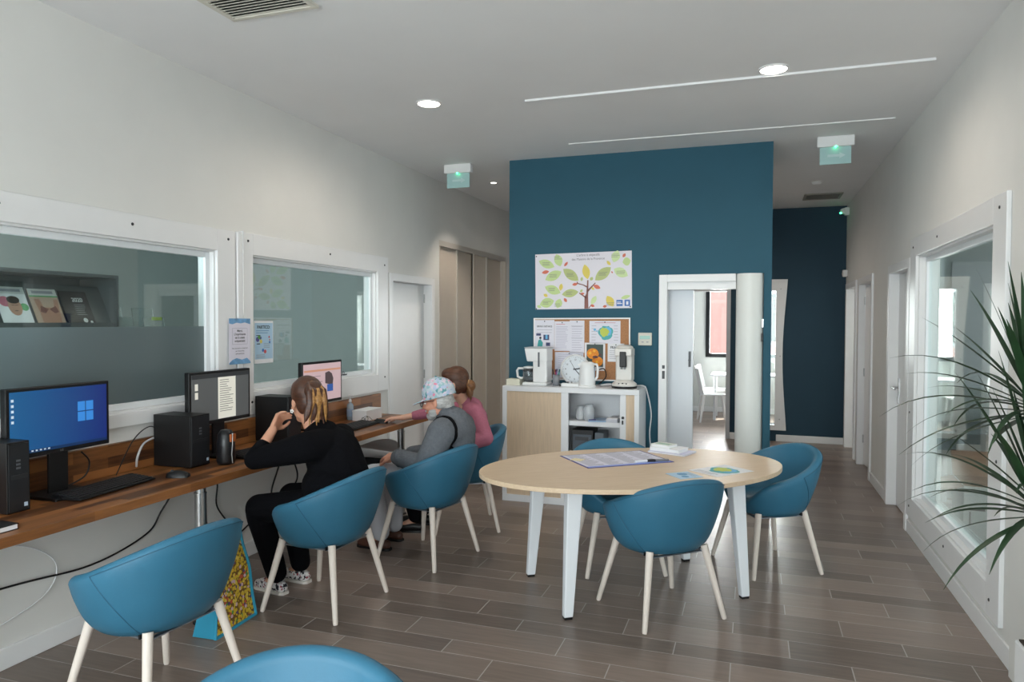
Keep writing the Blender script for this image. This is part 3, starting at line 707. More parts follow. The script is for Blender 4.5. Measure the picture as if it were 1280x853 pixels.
l2 = sheet('leaflet', 'small pale blue leaflet on the oval table', 'leaflet', (-.466, 4.11, TZ), (.10, -.121, 0), (.117, .092, 0), .155, .15, mk('leaf_blue', rgb(176, 206, 228), .6))
polys(l2, [disc2(.05, .08, .03), disc2(.11, .06, .022)], mk('print_blue', rgb(96, 150, 190), .6)); lines(l2, .02, .14, .11, .14, 3, inkg)

# ---------------------------------------------------------------- desk
DZ = .78
dk = thing('desk', 'long acacia wood worktop on steel columns along the white wall', 'desk', (-2.95, 3.4, 0))
MB().box(-.288, .28, -2.2, 2.22, DZ - .042, DZ).build('worktop', deskwood, dk, bevel=.002)
MB().box(-.289, -.262, -2.2, 2.355, DZ + .001, DZ + .165).build('backsplash', deskwood_v, dk, bevel=.002)
for y in (-.385, 1.88, -2.0):
    m = MB().cyl((.19, y, 0), (.19, y, .69), .030, n=24).cyl((.19, y, .69), (.19, y, DZ - .05), .026, n=24).lathe([(.033, .688), (.033, .694)], 24, (.19, y, 0)); lg = m.build('leg', chrome, dk, auto=True)
    MB().lathe([(.06, DZ - .05), (.06, DZ - .042)], 20, (.19, y, 0)).build('mounting_plate', chrome, lg)
    MB().lathe([(.045, 0), (.045, .006), (.03, .012)], 20, (.19, y, 0)).build('foot', black, lg)

def screen_mat(name, a, b, s):
    m = bpy.data.materials.new(name); m.use_nodes = True; MATS[name] = m; nt = m.node_tree; N = nt.nodes; L = nt.links; p = N['Principled BSDF']
    p.inputs['Base Color'].default_value = (.01, .01, .01, 1); p.inputs['Roughness'].default_value = .35
    tc = N.new('ShaderNodeTexCoord'); mp = N.new('ShaderNodeMapping'); mp.inputs['Location'].default_value = (.5, .1, 0); mp.inputs['Scale'].default_value = (1.9, 1.2, 1)
    L.new(tc.outputs['Object'], mp.inputs[0]); gr = N.new('ShaderNodeTexGradient'); L.new(mp.outputs[0], gr.inputs[0])
    cr = N.new('ShaderNodeValToRGB'); cr.color_ramp.elements[0].color = a; cr.color_ramp.elements[1].color = b; L.new(gr.outputs[0], cr.inputs[0])
    L.new(cr.outputs[0], p.inputs['Emission Color']); p.inputs['Emission Strength'].default_value = s
    return m
MW, MH = .525, .318
def monitor(y, label, scr):
    """local: u along +Y world (picture right), built facing +X"""
    t = thing('monitor', label, 'monitor', (-3.08, y, DZ))
    zc = .36; M = frame_mat((.0, 0, zc), (0, 1, 0), (0, 0, 1))
    m = MB().box(-MW / 2, MW / 2, -MH / 2, MH / 2, -.035, 0, M).box(-.16, .16, -.1, .1, -.06, -.035, M); m.build('housing', black, t, bevel=.004)
    s_ = MB().box(-MW / 2 + .016, MW / 2 - .016, -MH / 2 + .022, MH / 2 - .016, .0, .0012).build('screen', scr, t); s_.matrix_local = M
    MB().box(-.035, -.02, -.05, .05, .0, .30).build('stand', black, t, bevel=.004)
    MB().box(-.12, .11, -.12, .12, 0, .014).build('stand_base', black, t, bevel=.004)
    return t, s_
mon1, sc1 = monitor(2.48, 'black monitor showing a plain blue desktop', screen_mat('blue_desktop', rgb(22, 108, 168), rgb(20, 44, 132), .6))
scl = emit('logo_glow', rgb(50, 120, 190), .6)
rects(sc1, [(.085 + .045 * i, -.025 + .05 * j, .085 + .045 * i + .040, -.025 + .05 * j + .045) for i in (0, 1) for j in (0, 1)], scl, .0018, 'desktop_logo')
rects(sc1, [(-.24, .10 - .024 * i, -.228, .112 - .024 * i) for i in range(5)], emit('icon_glow', rgb(170, 180, 190), .7), .0018, 'desktop_icon')
rects(sc1, [(-.245, -.135, .245, -.124)], emit('taskbar_glow', rgb(16, 40, 76), .6), .0018, 'taskbar'); rects(sc1, [(-.24, -.134, -.17, -.125)] + [(-.15 + .02 * i, -.133, -.14 + .02 * i, -.126) for i in range(5)], emit('icon_glow', rgb(170, 180, 190), .7), .0022, 'taskbar_icon')
text('LG', .014, 0, -MH / 2 + .005, mk('logo_grey', rgb(150, 150, 150), .5), mon1, name='brand_mark').matrix_local = frame_mat((.0015, 0, .36 - MH / 2 + .006), (0, 1, 0), (0, 0, 1))
gs = emit('viewer_grey', rgb(72, 74, 74), .7)
mon2, sc2 = monitor(3.545, 'black monitor showing a scanned letter on a grey page', gs)
rects(sc2, [(-.03, -.135, .125, .118)], emit('page_glow', rgb(186, 184, 174), .8), .0018, 'page'); lines(sc2, -.015, .105, -.09, .10, 15, emit('page_ink', rgb(110, 108, 100), .6), .004, 'page_text', .5, .0024)
rects(sc2, [(-.22, .05, -.195, .09), (-.22, .0, -.195, .04)], emit('page_glow', rgb(186, 184, 174), .8), .0018, 'thumbnail'); rects(sc2, [(-.245, .118, .245, .142)], emit('bar_glow', rgb(40, 42, 44), .6), .0018, 'tool_bar')
mon3, sc3 = monitor(4.63, 'black monitor showing a pinkish web page with a portrait box', emit('web_pink', rgb(176, 152, 156), .7))
rects(sc3, [(-.24, .085, .24, .1)], emit('web_tan', rgb(176, 128, 104), .7), .0018, 'page_header'); polys(sc3, [[(.03, .07), (.03, -.01), (.13, -.03), (.14, .02), (.12, .06), (.08, .08)]], emit('web_dark', rgb(70, 58, 62), .6), .0018, 'page_image'); rects(sc3, [(.055, -.075, .135, -.02)], emit('web_blue', rgb(44, 78, 142), .7), .0022, 'page_image'); lines(sc3, -.2, .0, -.1, .05, 8, emit('web_text', rgb(130, 110, 116), .6), .005, 'page_text', .4, .0018)

def tower(name_label, x0, x1, y0, y1, h, wide):
    t = thing('computer_tower', name_label, 'computer', ((x0 + x1) / 2, (y0 + y1) / 2, DZ)); a, b = (x1 - x0) / 2, (y1 - y0) / 2
    MB().box(-a, a, -b, b, .004, h).box(-a + .02, a - .02, -b + .01, b - .01, 0, .004).build('case', black, t, bevel=.004)
    MB().box(a, a + .004, -b + .006, b - .006, .012, h - .008).build('front_panel', mk('black_panel', rgb(30, 31, 34), .35), t, bevel=.001)
    m = MB()
    for i in range(3): m.box(a + .004, a + .006, -.012, .006, h * .62 + .016 * i, h * .62 + .016 * i + .008)
    m.build('port', mk('port_grey', rgb(90, 92, 96), .4), t)
    MB().box(a + .004, a + .006, -b + .015, b - .012, h * .48, h * .54).build('drive_bay', dmetal, t)
    MB().box(a + .004, a + .005, b - .03, b - .014, .025, .042).build('sticker', mk('sticker_pale', rgb(190, 205, 222), .5), t)
    return t
tower('slim black computer tower next to the blue-screen monitor', -3.20, -2.955, 2.128, 2.228, .305, .1)
tower('deep black computer tower in front of the letter monitor', -3.205, -2.945, 3.145, 3.292, .292, .15)
tower('black computer tower half hidden behind the woman in black', -3.21, -2.95, 4.02, 4.17, .31, .15)
def keyboard(x, y, a, label):
    t = thing('keyboard', label, 'keyboard', (x, y, DZ), a)      # long side along local Y, front towards +X
    MB().prism([(-.078, .004), (.078, .004), (.078, .012), (-.078, .026), ], -.235, .235, 'XZ').box(-.06, -.045, -.19, -.17, 0, .005).box(-.06, -.045, .17, .19, 0, .005).box(.05, .06, -.19, .19, 0, .005).build('base', black, t, bevel=.003)
    m = MB()
    for rr in range(6):
        for c in range(22):
            if c in (15, 19) and rr < 5 and rr != 0: pass
            x_ = -.066 + rr * .0225; y_ = -.228 + c * .0207; z_ = .0245 - rr * .0021
            m.box(x_, x_ + .019, y_, y_ + .0175, z_, z_ + .006)
    k = m.build('keys', mk('key_black', rgb(34, 34, 37), .5), t, bevel=0); k['kind'] = 'stuff'
    return t
keyboard(-2.968, 2.625, math.radians(5), 'black keyboard in front of the blue-screen monitor')
keyboard(-2.905, 3.70, math.radians(-2), 'black keyboard by the elbow of the woman in black')
keyboard(-2.90, 4.79, math.radians(2), 'black keyboard in front of the web-page monitor')
def mouse(x, y, a, label):
    t = thing('computer_mouse', label, 'mouse', (x, y, DZ), a); rows = []
    for i in range(9):
        u = i / 8; xx = -.056 + .112 * u; wd = .033 * (math.sin(PI * (.12 + .76 * u)) ** .45); hh = .036 * math.sin(PI * (.18 + .68 * u)) ** .7
        rows.append([(xx, wd * math.cos(PI * j / 8), .001 + hh * math.sin(PI * j / 8)) for j in range(9)])
    m = MB().grid(rows); m.add(rows[0], [tuple(range(9))]); m.add(rows[-1], [tuple(range(9))]); m.build('body', black, t, smooth=True)
    MB().cyl((-.03, -.004, .030), (-.03, .004, .030), .009).build('scroll_wheel', dmetal, t)
mouse(-2.85, 2.955, math.radians(20), 'black computer mouse lying free on the desk beside the deep tower')
mouse(-2.835, 5.075, math.radians(5), 'black computer mouse under the hand of the woman in pink')
# pouch, box, hand gel, note book
t = thing('pouch', 'black upright pouch with an orange tag beside the deep tower', 'pouch', (-2.86, 3.325, DZ))
MB().lathe([(.045, 0), (.052, .02), (.05, .12), (.046, .17), (.03, .195), (.006, .2)], 18).build('body', mk('black_nylon', rgb(20, 20, 23), .35, bump=.25, bscale=30), t, smooth=True)
MB().box(.040, .052, -.02, .025, .13, .175).build('orange_tag', mk('orange_tag', rgb(176, 92, 40), .5), t, bevel=.004); MB().tube([(.05, -.005, .18), (.055, -.01, .12), (.052, -.014, .06), (.056, -.012, .01)], .003, 6).build('cord', chrome, t)
t = thing('bottle', 'pump bottle of clear hand gel in front of the backsplash', 'bottle', (-3.175, 5.17, DZ))
MB().lathe([(.026, 0), (.028, .006), (.028, .12), (.02, .135), (.011, .14), (.011, .15)], 18).build('body', mk('gel_bottle', rgb(182, 196, 208), .2, trans=.3), t, smooth=True)
MB().lathe([(.013, .15), (.013, .168), (.004, .172), (.004, .195), (.01, .197), (.01, .207)], 14).box(0, .03, -.005, .005, .2, .207).build('pump', paper, t); MB().lathe([(.0284, .03), (.0284, .09)], 18).build('bottle_label', mk('gel_label', rgb(150, 172, 200), .5), t)
t = thing('carton', 'white cardboard box on the desk beside the hand gel', 'box', (-3.065, 5.25, DZ)); MB().box(-.06, .07, -.13, .13, 0, .085).build('body', paper, t, bevel=.002)
MB().box(-.062, .072, -.132, .132, .070, .088).build('lid', paper, t, bevel=.002); MB().box(-.063, .02, .10, .20, 0, .05).build('flap', paper, t)
t = thing('spectacles', 'folded thin-rimmed spectacles left on the keyboard edge beside the white box', 'glasses', (-2.99, 5.09, DZ))
for s in (-.03, .03): MB().tube([(0, s + .022 * math.cos(a), .022 + .02 * math.sin(a)) for a in [2 * PI * k / 14 for k in range(15)]], .0018, 6).build('rim', black, t)
MB().tube([(0, -.052, .03), (.04, -.05, .06), (.07, -.045, .05), (.1, -.04, .02)], .0016, 6).tube([(0, -.008, .026), (0, .008, .026)], .0016, 6).build('temple', black, t)
t = thing('notebook', 'closed white-paged notebook with black cover on the desk edge', 'notebook', (-2.80, 1.93, DZ)); MB().box(-.07, .07, -.1, .08, 0, .003).box(-.07, .07, -.1, .08, .021, .024).build('cover', black, t); MB().box(-.068, .067, -.1, .077, .003, .021).build('pages', paper, t)
t = thing('keys', 'small bunch of keys on the window ledge', 'keys', (XL - .03, 5.22, 1.145)); MB().tube([(.0, .014 * math.cos(a), .02 + .014 * math.sin(a)) for a in [2 * PI * k / 12 for k in range(13)]], .0025, 6).build('ring', dmetal, t); MB().box(-.004, .0, -.06, .0, 0, .012).box(.0, .004, .0, .05, 0, .01).build('key', dmetal, t)
# cables
def cable(label, pts, r, mat, name='cable', z=1):
    P = [Vector(p) for p in pts]; out = []
    for i in range(len(P) - 1):
        p0, p1, p2, p3 = P[max(0, i - 1)], P[i], P[i + 1], P[min(len(P) - 1, i + 2)]
        for k in range(8):
            u = k / 8; out.append(.5 * ((2 * p1) + (p2 - p0) * u + (2 * p0 - 5 * p1 + 4 * p2 - p3) * u * u + (3 * p1 - p0 - 3 * p2 + p3) * u ** 3))
    out.append(P[-1]); o = MB().tube([p - P[0] for p in out], r, 8).build(name, mat, smooth=True); o.location = P[0]
    return tag(o, label, 'cable')
wx = XL + .02
whc = mk('white_cable', rgb(220, 220, 222), .4)
cable('black cable drooping along the wall below the blue-screen monitor', [(wx, 1.5, .42), (wx, 2.3, .38), (wx, 2.75, .34), (wx, 3.1, .40), (wx + .02, 3.2, .52), (wx + .1, 3.3, .73)], .005, black)
cable('black cable hanging down the wall behind the steel column', [(wx + .02, 3.52, .73), (wx, 3.55, .66), (wx, 3.66, .58), (wx, 3.66, .42), (wx, 3.8, .25)], .005, black)
cable('thin white cable looped on the wall below the slim tower', [(wx, 2.0, .60), (wx, 2.35, .56), (wx, 2.55, .42), (wx, 2.48, .27), (wx, 2.1, .18)], .0032, whc)
cable('thin grey cable crossing the wall below the worktop', [(wx, 3.2, .735), (wx, 3.45, .68), (wx, 3.75, .60), (wx, 4.15, .62)], .0025, inkg)
cable('thick black cable looping from the worktop behind the woman in black', [(wx + .02, 4.35, .73), (wx, 4.28, .55), (wx, 4.2, .38), (wx, 4.3, .30), (wx, 4.5, .42), (wx + .02, 4.42, .6), (wx + .02, 4.38, .73)], .006, black)
cable('black cable running low along the wall behind the yellow bag', [(wx, 3.75, .14), (wx, 3.95, .22), (wx, 4.15, .30), (wx, 4.3, .28), (wx, 4.5, .10)], .005, black)
cable('black cable beside the steel column', [(-2.80, 3.09, .73), (-2.80, 3.10, .5), (-2.82, 3.16, .3), (-2.9, 3.2, .05)], .005, black)
cable('white cable curling behind the deep tower', [(-3.2, 3.02, DZ + .02), (-3.17, 3.0, DZ + .08), (-3.19, 3.06, DZ + .14), (-3.21, 3.16, DZ + .16)], .006, whc)
cable('short black monitor cable beside the blue-screen monitor', [(-3.10, 2.60, DZ + .18), (-3.12, 2.66, DZ + .12), (-3.13, 2.64, DZ + .05), (-3.16, 2.55, DZ + .008)], .004, black)
cable('black cable on the backsplash behind the deep tower', [(-3.17, 2.86, DZ + .006), (-3.18, 2.98, DZ + .17), (-3.19, 3.1, DZ + .23), (-3.20, 3.19, DZ + .19)], .003, black)
# white moulded stool under the worktop
t = thing('stool', 'white moulded stool with black underside pushed beneath the worktop', 'stool', (-2.93, 5.15, 0))
rows = []
for i in range(28):
    a = 2 * PI * i / 28; c, s = math.cos(a), math.sin(a); rows.append([(c * r_, s * r_ * 1.1, z + .05 * (s ** 2) * (r_ / .19) ** 2) for r_, z in ((.003, .50), (.1, .505), (.16, .52), (.19, .545), (.197, .55), (.197, .542), (.175, .515), (.11, .49), (.003, .485))])
rows.append(rows[0]); MB().grid(rows).build('seat', trimw, t, smooth=True)
MB().lathe([(.15, .40), (.165, .47), (.13, .484)], 24).build('underside', black, t, auto=True)
for sx in (-1, 1):
    for sy in (-1, 1): MB().cyl((sx * .10, sy * .1, .41), (sx * .16, sy * .17, .0), .013, .010, 10).build('leg', trimw, t, auto=True)

# ---------------------------------------------------------------- shopping bag
bagm = cells_mat('smiley_print', [(0, rgb(226, 190, 52)), (.55, rgb(238, 210, 90)), (.72, rgb(196, 150, 40)), (.82, rgb(206, 90, 60)), (.88, rgb(226, 190, 205)), (.94, rgb(90, 150, 80)), (.97, rgb(96, 70, 120))], 62, .6, (.62, rgb(120, 84, 30)))
bagt = mk('turquoise_edging', rgb(40, 150, 184), .5)
t = thing('shopping_bag', 'yellow shopping bag with tiny smiley faces and turquoise edging on the floor', 'bag', (-2.60, 3.02, 0), math.radians(3))
def bagp(u, v):   # u -1..1 along Y, v 0..1 height : front face
    return Vector((.055 * (1 - v) ** .8 + .012 * math.sin(9 * v + 3 * u) * v, u * (.165 - .075 * v) + .03 * v, .46 * v + .004))
fr = [[bagp(-1 + 2 * i / 12, j / 12) for i in range(13)] for j in range(13)]
bk = [[Vector((-p.x - .02, p.y, p.z)) for p in r_] for r_ in fr]
m = MB().grid(fr).grid(bk)
for k in (0, -1): m.grid([[r_[k] for r_ in fr], [r_[k] for r_ in bk]])
m.grid([fr[0], bk[0]]); m.build('body', bagm, t, smooth=False)
for nm, ln in (('bottom_edging', fr[0]), ('side_edging', [r_[0] for r_ in fr]), ('side_edging', [r_[-1] for r_ in fr]), ('top_edging', fr[-1])): MB().tube([p + Vector((.002, 0, 0)) for p in ln], .009, 6).build(nm, bagt, t)
MB().grid([[r_[0] * 1.0 + Vector((0, -.003, 0)) for r_ in fr], [r_[0] + Vector((0, -.003, 0)) for r_ in bk]]).build('side_panel', bagt, t)
for x in (.012, -.03): MB().tube([(x, -.03, .46), (x, -.01, .50), (x, .04, .51), (x, .08, .46)], .006, 6).build('handle', bagt, t, smooth=True)

# ---------------------------------------------------------------- cabinet
CZ = 1.03; cw = mk('cabinet_white', rgb(232, 233, 236), .4)
cb = thing('cabinet', 'white cabinet with beech roller doors under the pinboard', 'cabinet', (-1.5065, 5.98, 0))   # local x -.6085...6085, y 0...41
A_, D_ = .6085, .405
m = MB().box(-A_, A_, .0, D_, CZ - .045, CZ).box(-A_, -A_ + .04, 0, D_, .06, CZ - .045).box(A_ - .04, A_, 0, D_, .06, CZ - .045).box(-A_, A_, 0, D_, 0, .06).box(-A_ + .04, A_ - .04, D_ - .012, D_, .06, CZ - .045)
m.build('body', cw, cb, bevel=.002)
MB().box(-.0685, -.0035, .004, .03, .06, CZ - .045).build('stile', cw, cb, bevel=.002)
MB().box(-A_ + .04, -.0685, .012, .03, .06, CZ - .045).build('roller_door', ltwood, cb)
rd = MB().box(.497, A_ - .04, .012, .03, .06, CZ - .045).build('roller_door', ltwood, cb)
MB().box(.446, .497, .006, .034, .06, CZ - .045).build('door_edge', cw, cb, bevel=.002)
MB().cyl((.472, .006, .79), (.472, -.002, .79), .012).box(.466, .478, -.012, -.002, .735, .768).build('lock', blackg, cb)
for z in (.70, .38): MB().box(-A_ + .04, .446, .035, D_ - .012, z, z + .04).build('shelf', cw, cb)
lx, ly = -1.5065, 5.98
def glassware(x, y, z, r_, h, label, name='glass_jar'):
    t = thing(name, label, 'jar', (x, y, z), group='glass jars on the cabinet shelf')
    MB().lathe([(r_ * .8, 0), (r_, .02), (r_, h * .75), (r_ * .7, h * .9), (r_ * .72, h), (r_ * .66, h), (r_ * .64, h * .88), (r_ * .93, h * .74), (r_ * .93, .025)], 18).build('body', mk('jar_glass', rgb(236, 240, 244), .1, trans=.45), t, smooth=True)
    MB().lathe([(r_ * .85, .012), (r_ * .88, h * .4)], 16).build('contents', mk('jar_contents', rgb(196, 186, 180), .7, var=.3, vscale=60), t)
glassware(-1.43, 6.12, .741, .045, .12, 'middle-sized glass jar beside the stile on the upper cabinet shelf'); glassware(-1.35, 6.10, .741, .05, .14, 'largest glass jar, beside the blue-edged magazine, on the upper cabinet shelf'); glassware(-1.46, 6.22, .741, .04, .10, 'small glass jar behind the two larger ones on the upper cabinet shelf')
def flat(name, label, x, y, z, a, w_, d, h, mat, cat='paper'):
    o = MB().box(-w_ / 2, w_ / 2, -d / 2, d / 2, 0, h).build(name, mat); o.location = (x, y, z); o.rotation_euler = (0, 0, a); return tag(o, label, cat)
f1 = flat('magazine', 'blue-edged magazine on the upper cabinet shelf', -1.27, 6.10, .741, .2, .17, .2, .012, mk('mag_blue', rgb(150, 176, 206), .4), 'magazine'); MB().box(-.08, -.02, -.09, .0, .012, .0135).build('cover_print', navy, f1)
f2 = flat('papers', 'pile of loose white papers on the upper cabinet shelf', -1.125, 6.12, .741, -.1, .1, .22, .03, mk('paper_grey', rgb(206, 208, 216), .6)); MB().box(-.046, .05, -.1, .1, .03, .034).build('top_sheet', paper, f2)
t = thing('file_box', 'black file box on the lower cabinet shelf', 'box', (-1.40, 6.14, .421)); MB().box(-.095, .10, -.1, .1, 0, .24).build('body', black, t, bevel=.004); MB().box(-.08, .085, -.104, -.1, .02, .20).build('front_frame', mk('slate', rgb(70, 78, 88), .4), t); MB().box(-.06, .06, -.109, -.104, .15, .18).build('label_holder', dmetal, t)
t = thing('file_box', 'grey folder stack beside the black file box in the cabinet', 'box', (-1.25, 6.16, .421)); MB().box(-.04, .04, -.11, .1, 0, .22).build('body', mk('slate2', rgb(96, 104, 112), .5), t, bevel=.003); MB().box(-.03, .03, -.114, -.11, .05, .12).build('front_label', paper, t)

# ---- on the cabinet
wpl = mk('white_plastic', rgb(238, 238, 238), .3)
t = thing('coffee_maker', 'white filter coffee maker with glass jug on the cabinet', 'coffee maker', (-1.845, 6.17, CZ))
MB().box(-.12, .11, -.09, .10, 0, .028).box(-.02, .11, -.085, .10, .028, .33).build('body', wpl, t, bevel=.012, seg=3)
MB().prism([(-.10, .335), (-.075, .215), (.114, .215), (.114, .335)], -.089, .104, 'XZ').build('filter_housing', wpl, t, bevel=.01); MB().box(-.10, .116, -.091, .106, .336, .344).build('lid', mk('lid_grey', rgb(196, 198, 200), .3), t, bevel=.004)
MB().box(.03, .046, -.093, -.089, .17, .30).build('water_gauge', mk('gauge', rgb(96, 98, 104), .3), t)
j = MB().lathe([(.045, .03), (.056, .05), (.056, .11), (.045, .15), (.047, .155), (.041, .155), (.05, .105), (.05, .05), (.03, .038)], 22, (-.075, -.02, 0)).build('jug', mk('jug_glass', rgb(210, 216, 220), .05, trans=.9), t, smooth=True)
MB().tube([(-.12, -.04, .15), (-.165, -.05, .15), (-.178, -.05, .13), (-.172, -.05, .075), (-.14, -.045, .06), (-.125, -.04, .065)], .011, 10).build('handle', wpl, j, smooth=True); MB().lathe([(.05, .152), (.05, .165), (.02, .17)], 20, (-.075, -.02, 0)).build('jug_lid', wpl, j); MB().lathe([(.057, .125), (.057, .137)], 22, (-.075, -.02, 0)).build('jug_band', dmetal, j)
t = thing('napkins', 'stack of cream paper napkins on the cabinet corner', 'napkins', (-2.045, 6.13, CZ))
for i in range(6): MB().box(-.065, .06, -.06, .06, .009 * i, .009 * i + .0085, Matrix.Rotation(.04 * math.sin(i * 2.1), 4, 'Z')).build('napkin', mk('cream_paper', rgb(228, 226, 208), .8), t)
t = thing('pen_cup', 'clear cup of coloured pens on the cabinet', 'pen cup', (-1.665, 6.15, CZ)); MB().lathe([(.03, 0), (.034, .1), (.031, .1), (.028, .005)], 16).build('cup', mk('cup_clear', rgb(188, 192, 200), .15, trans=.6), t, smooth=True)
for i, c in enumerate(((40, 150, 150), (150, 130, 190), (60, 60, 66), (170, 50, 90))):
    a = i * 1.6; p = MB().cyl((.012 * math.cos(a), .012 * math.sin(a), .008), (.028 * math.cos(a), .026 * math.sin(a), .125), .0055, n=8).build('pen', mk('pen%d' % i, rgb(*c), .4), t); MB().cyl((.028 * math.cos(a), .026 * math.sin(a), .125), (.033 * math.cos(a), .031 * math.sin(a), .148), .0065, n=8).build('pen_cap', mk('pencap%d' % i, rgb(*[int(v * .6) for v in c]), .4), p)
# clock leaning on the board
ck = thing('wall_clock', 'round white clock leaning against the pinboard on the cabinet', 'clock', (-1.535, 6.335, CZ + .138)); R_ = .138
M = Matrix.Rotation(-.16, 4, 'X') @ frame_mat((0, 0, 0), (1, 0, 0), (0, 0, 1))
def ckp(m, nm, mat, par=ck, **k):
    o = m.build(nm, mat, par, **k)
    if par is ck: o.matrix_local = M
    return o
ckp(MB().lathe([(R_ - .004, -.02), (R_, -.01), (R_, .012), (R_ - .01, .018), (R_ - .016, .010)], 40), 'case', wpl, auto=True)
fc = ckp(MB().lathe([(R_ - .016, .008), (R_ - .016, .011)], 40), 'dial', mk('dial', rgb(226, 232, 238), .25))
m = MB()
for i in range(60):
    a = i * PI / 30; L0 = .110 if i % 5 else .104; c, s = math.cos(a), math.sin(a); m.box(L0, .116, -.001, .001, .011, .0118, Matrix.Rotation(a, 4, 'Z'))
m.build('minute_marks', ink, fc)
for i in range(12):
    a = PI / 2 - (i + 1) * PI / 6; text(str(i + 1), .022, .088 * math.cos(a), .088 * math.sin(a) - .008, ink, fc, .0115, name='numeral')
for nm, ang, l, wd in (('hour_hand', math.radians(10), .055, .005), ('minute_hand', math.radians(-47), .085, .0035), ('second_hand', math.radians(122), .09, .0015)):
    MB().box(-.015, l, -wd, wd, .0125, .0135, Matrix.Rotation(ang, 4, 'Z')).build(nm, ink, fc)
t = thing('kettle', 'white electric kettle on the cabinet', 'kettle', (-1.375, 6.12, CZ)); MB().lathe([(.078, 0), (.08, .012), (.072, .02)], 28).build('base', wpl, t, auto=True)
MB().lathe([(.07, .02), (.073, .04), (.064, .17), (.055, .212), (.045, .222), (.0, .225)], 28).prism([(-.05, .16), (-.085, .20), (-.05, .21)], -.02, .02, 'XZ').build('body', wpl, t, auto=True)
MB().tube([(.05, 0, .205), (.085, 0, .2), (.095, 0, .17), (.09, 0, .09), (.066, 0, .06)], .011, 10).build('handle', wpl, t, smooth=True); MB().box(.058, .070, -.014, .014, .07, .18).build('level_window', mk('gauge2', rgb(150, 160, 170), .2), t)
t = thing('coffee_machine', 'tall white pad coffee machine with black spout recess on the cabinet', 'coffee machine', (-1.05, 6.14, CZ))
MB().lathe([(.108, .0), (.11, .008), (.11, .02)], 32).build('base_plate', black, t); MB().lathe([(.11, .02), (.105, .04), (.075, .065), (.06, .07)], 32).build('drip_base', mk('warm_white', rgb(222, 218, 212), .3), t, smooth=True)
MB().prism([(-.068, -.05), (.068, -.05), (.08, .03), (.06, .10), (-.06, .10), (-.08, .03)], .066, .30).build('column', mk('warm_white', rgb(222, 218, 212), .3), t, bevel=.012, seg=3)
MB().prism([(-.072, -.085), (.072, -.085), (.082, .03), (.06, .105), (-.06, .105), (-.082, .03)], .28, .345).lathe([(.078, .345), (.07, .362), (.04, .374), (.003, .377)], 28).build('brewing_head', mk('warm_white', rgb(222, 218, 212), .3), t, bevel=.008, seg=3)
MB().box(-.028, .028, -.094, -.046, .185, .318).build('spout_recess', black, t, bevel=.006); MB().box(-.02, -.008, -.09, -.075, .168, .19).box(.008, .02, -.09, -.075, .168, .19).build('spout', blackg, t)
for i in (-1, 0, 1): MB().cyl((i * .032, -.092, .045), (i * .032, -.10, .042), .008 if i == 0 else .006).build('button', dmetal, t)
t = thing('adapter', 'small white plug box lying on the cabinet before the clock', 'adapter', (-1.51, 6.10, CZ)); MB().box(-.09, .07, -.03, .03, 0, .03).build('body', wpl, t, bevel=.006); MB().box(-.11, -.09, -.012, .012, .0, .02).build('plug', black, t); MB().cyl((-.03, -.01, .03), (-.03, -.01, .045), .004).cyl((.0, .01, .03), (.0, .01, .045), .004).build('pin', dmetal, t)
cable('black kettle cord curving behind the kettle', [(-1.29, 6.2, CZ + .02), (-1.24, 6.28, CZ + .08), (-1.27, 6.33, CZ + .15), (-1.33, 6.30, CZ + .13)], .005, black); cable('white cord and plug between the kettle and the coffee machine', [(-1.27, 6.2, CZ + .012), (-1.2, 6.24, CZ + .02), (-1.15, 6.27, CZ + .012)], .008, whc)
cable('white cord hanging from the cabinet corner beside the doorway', [(-.97, 6.25, CZ + .012), (-.90, 6.24, CZ + .014), (-.872, 6.25, CZ - .03), (-.84, 6.30, .80), (-.855, 6.33, .60), (-.83, 6.35, .35), (-.80, 6.35, .06)], .006, whc)

# ---------------------------------------------------------------- prints on the teal wall
YP = YW - .002
ps = sheet('tree_poster', 'wide white poster of a tree with green and yellow leaves', 'poster', (-1.933, YP, 1.717), (1, 0, .012), (0, 0, 1), .903, .515, mk('poster_white', rgb(226, 222, 230), .45))
def PX(x, y): return (x - 50) / 1190 * .903, (740 - y) / 670 * .515
gl = mk('leaf_green', rgb(196, 216, 150), .6); gm = mk('leaf_olive', rgb(186, 196, 132), .6); gy = mk('leaf_yellow', rgb(226, 206, 100), .6); gr_ = mk('leaf_rust', rgb(216, 116, 92), .6); gb = mk('trunk_brown', rgb(140, 92, 84), .6); gp = mk('leaf_pale', rgb(208, 226, 170), .6)
def LF(items, mat, nm, lay):
    out = []
    for x, y, l, wd, a in items:
        u, v = PX(x, y); out.append(leaf2(u, v, l / 1190 * .903, wd / 1190 * .903, math.radians(a)))
    polys(ps, out, mat, lay, nm)
LF([(195, 190, 215, 52, -22), (345, 150, 160, 52, -70), (280, 335, 230, 58, 25), (270, 505, 215, 55, -22), (195, 660, 190, 60, 15), (345, 670, 120, 45, 70), (1180, 195, 100, 50, 10), (1165, 610, 120, 22, 15), (95, 705, 60, 18, -20)], gl, 'green_leaf_print', .0018)
LF([(1050, 130, 150, 52, 70), (1110, 320, 190, 56, -28), (780, 640, 120, 30, 60)], gp, 'pale_leaf_print', .0018)
LF([(500, 330, 240, 58, -38), (895, 330, 245, 62, 38), (490, 550, 210, 50, 8), (635, 385, 50, 16, 80), (755, 385, 50, 20, 50), (630, 525, 45, 14, 50)], gm, 'olive_leaf_print', .0022)
LF([(690, 300, 185, 46, -78), (980, 655, 150, 46, -60), (965, 205, 70, 18, -50), (375, 475, 90, 24, 80), (180, 570, 60, 20, -30), (770, 500, 50, 14, -40)], gy, 'yellow_leaf_print', .002)
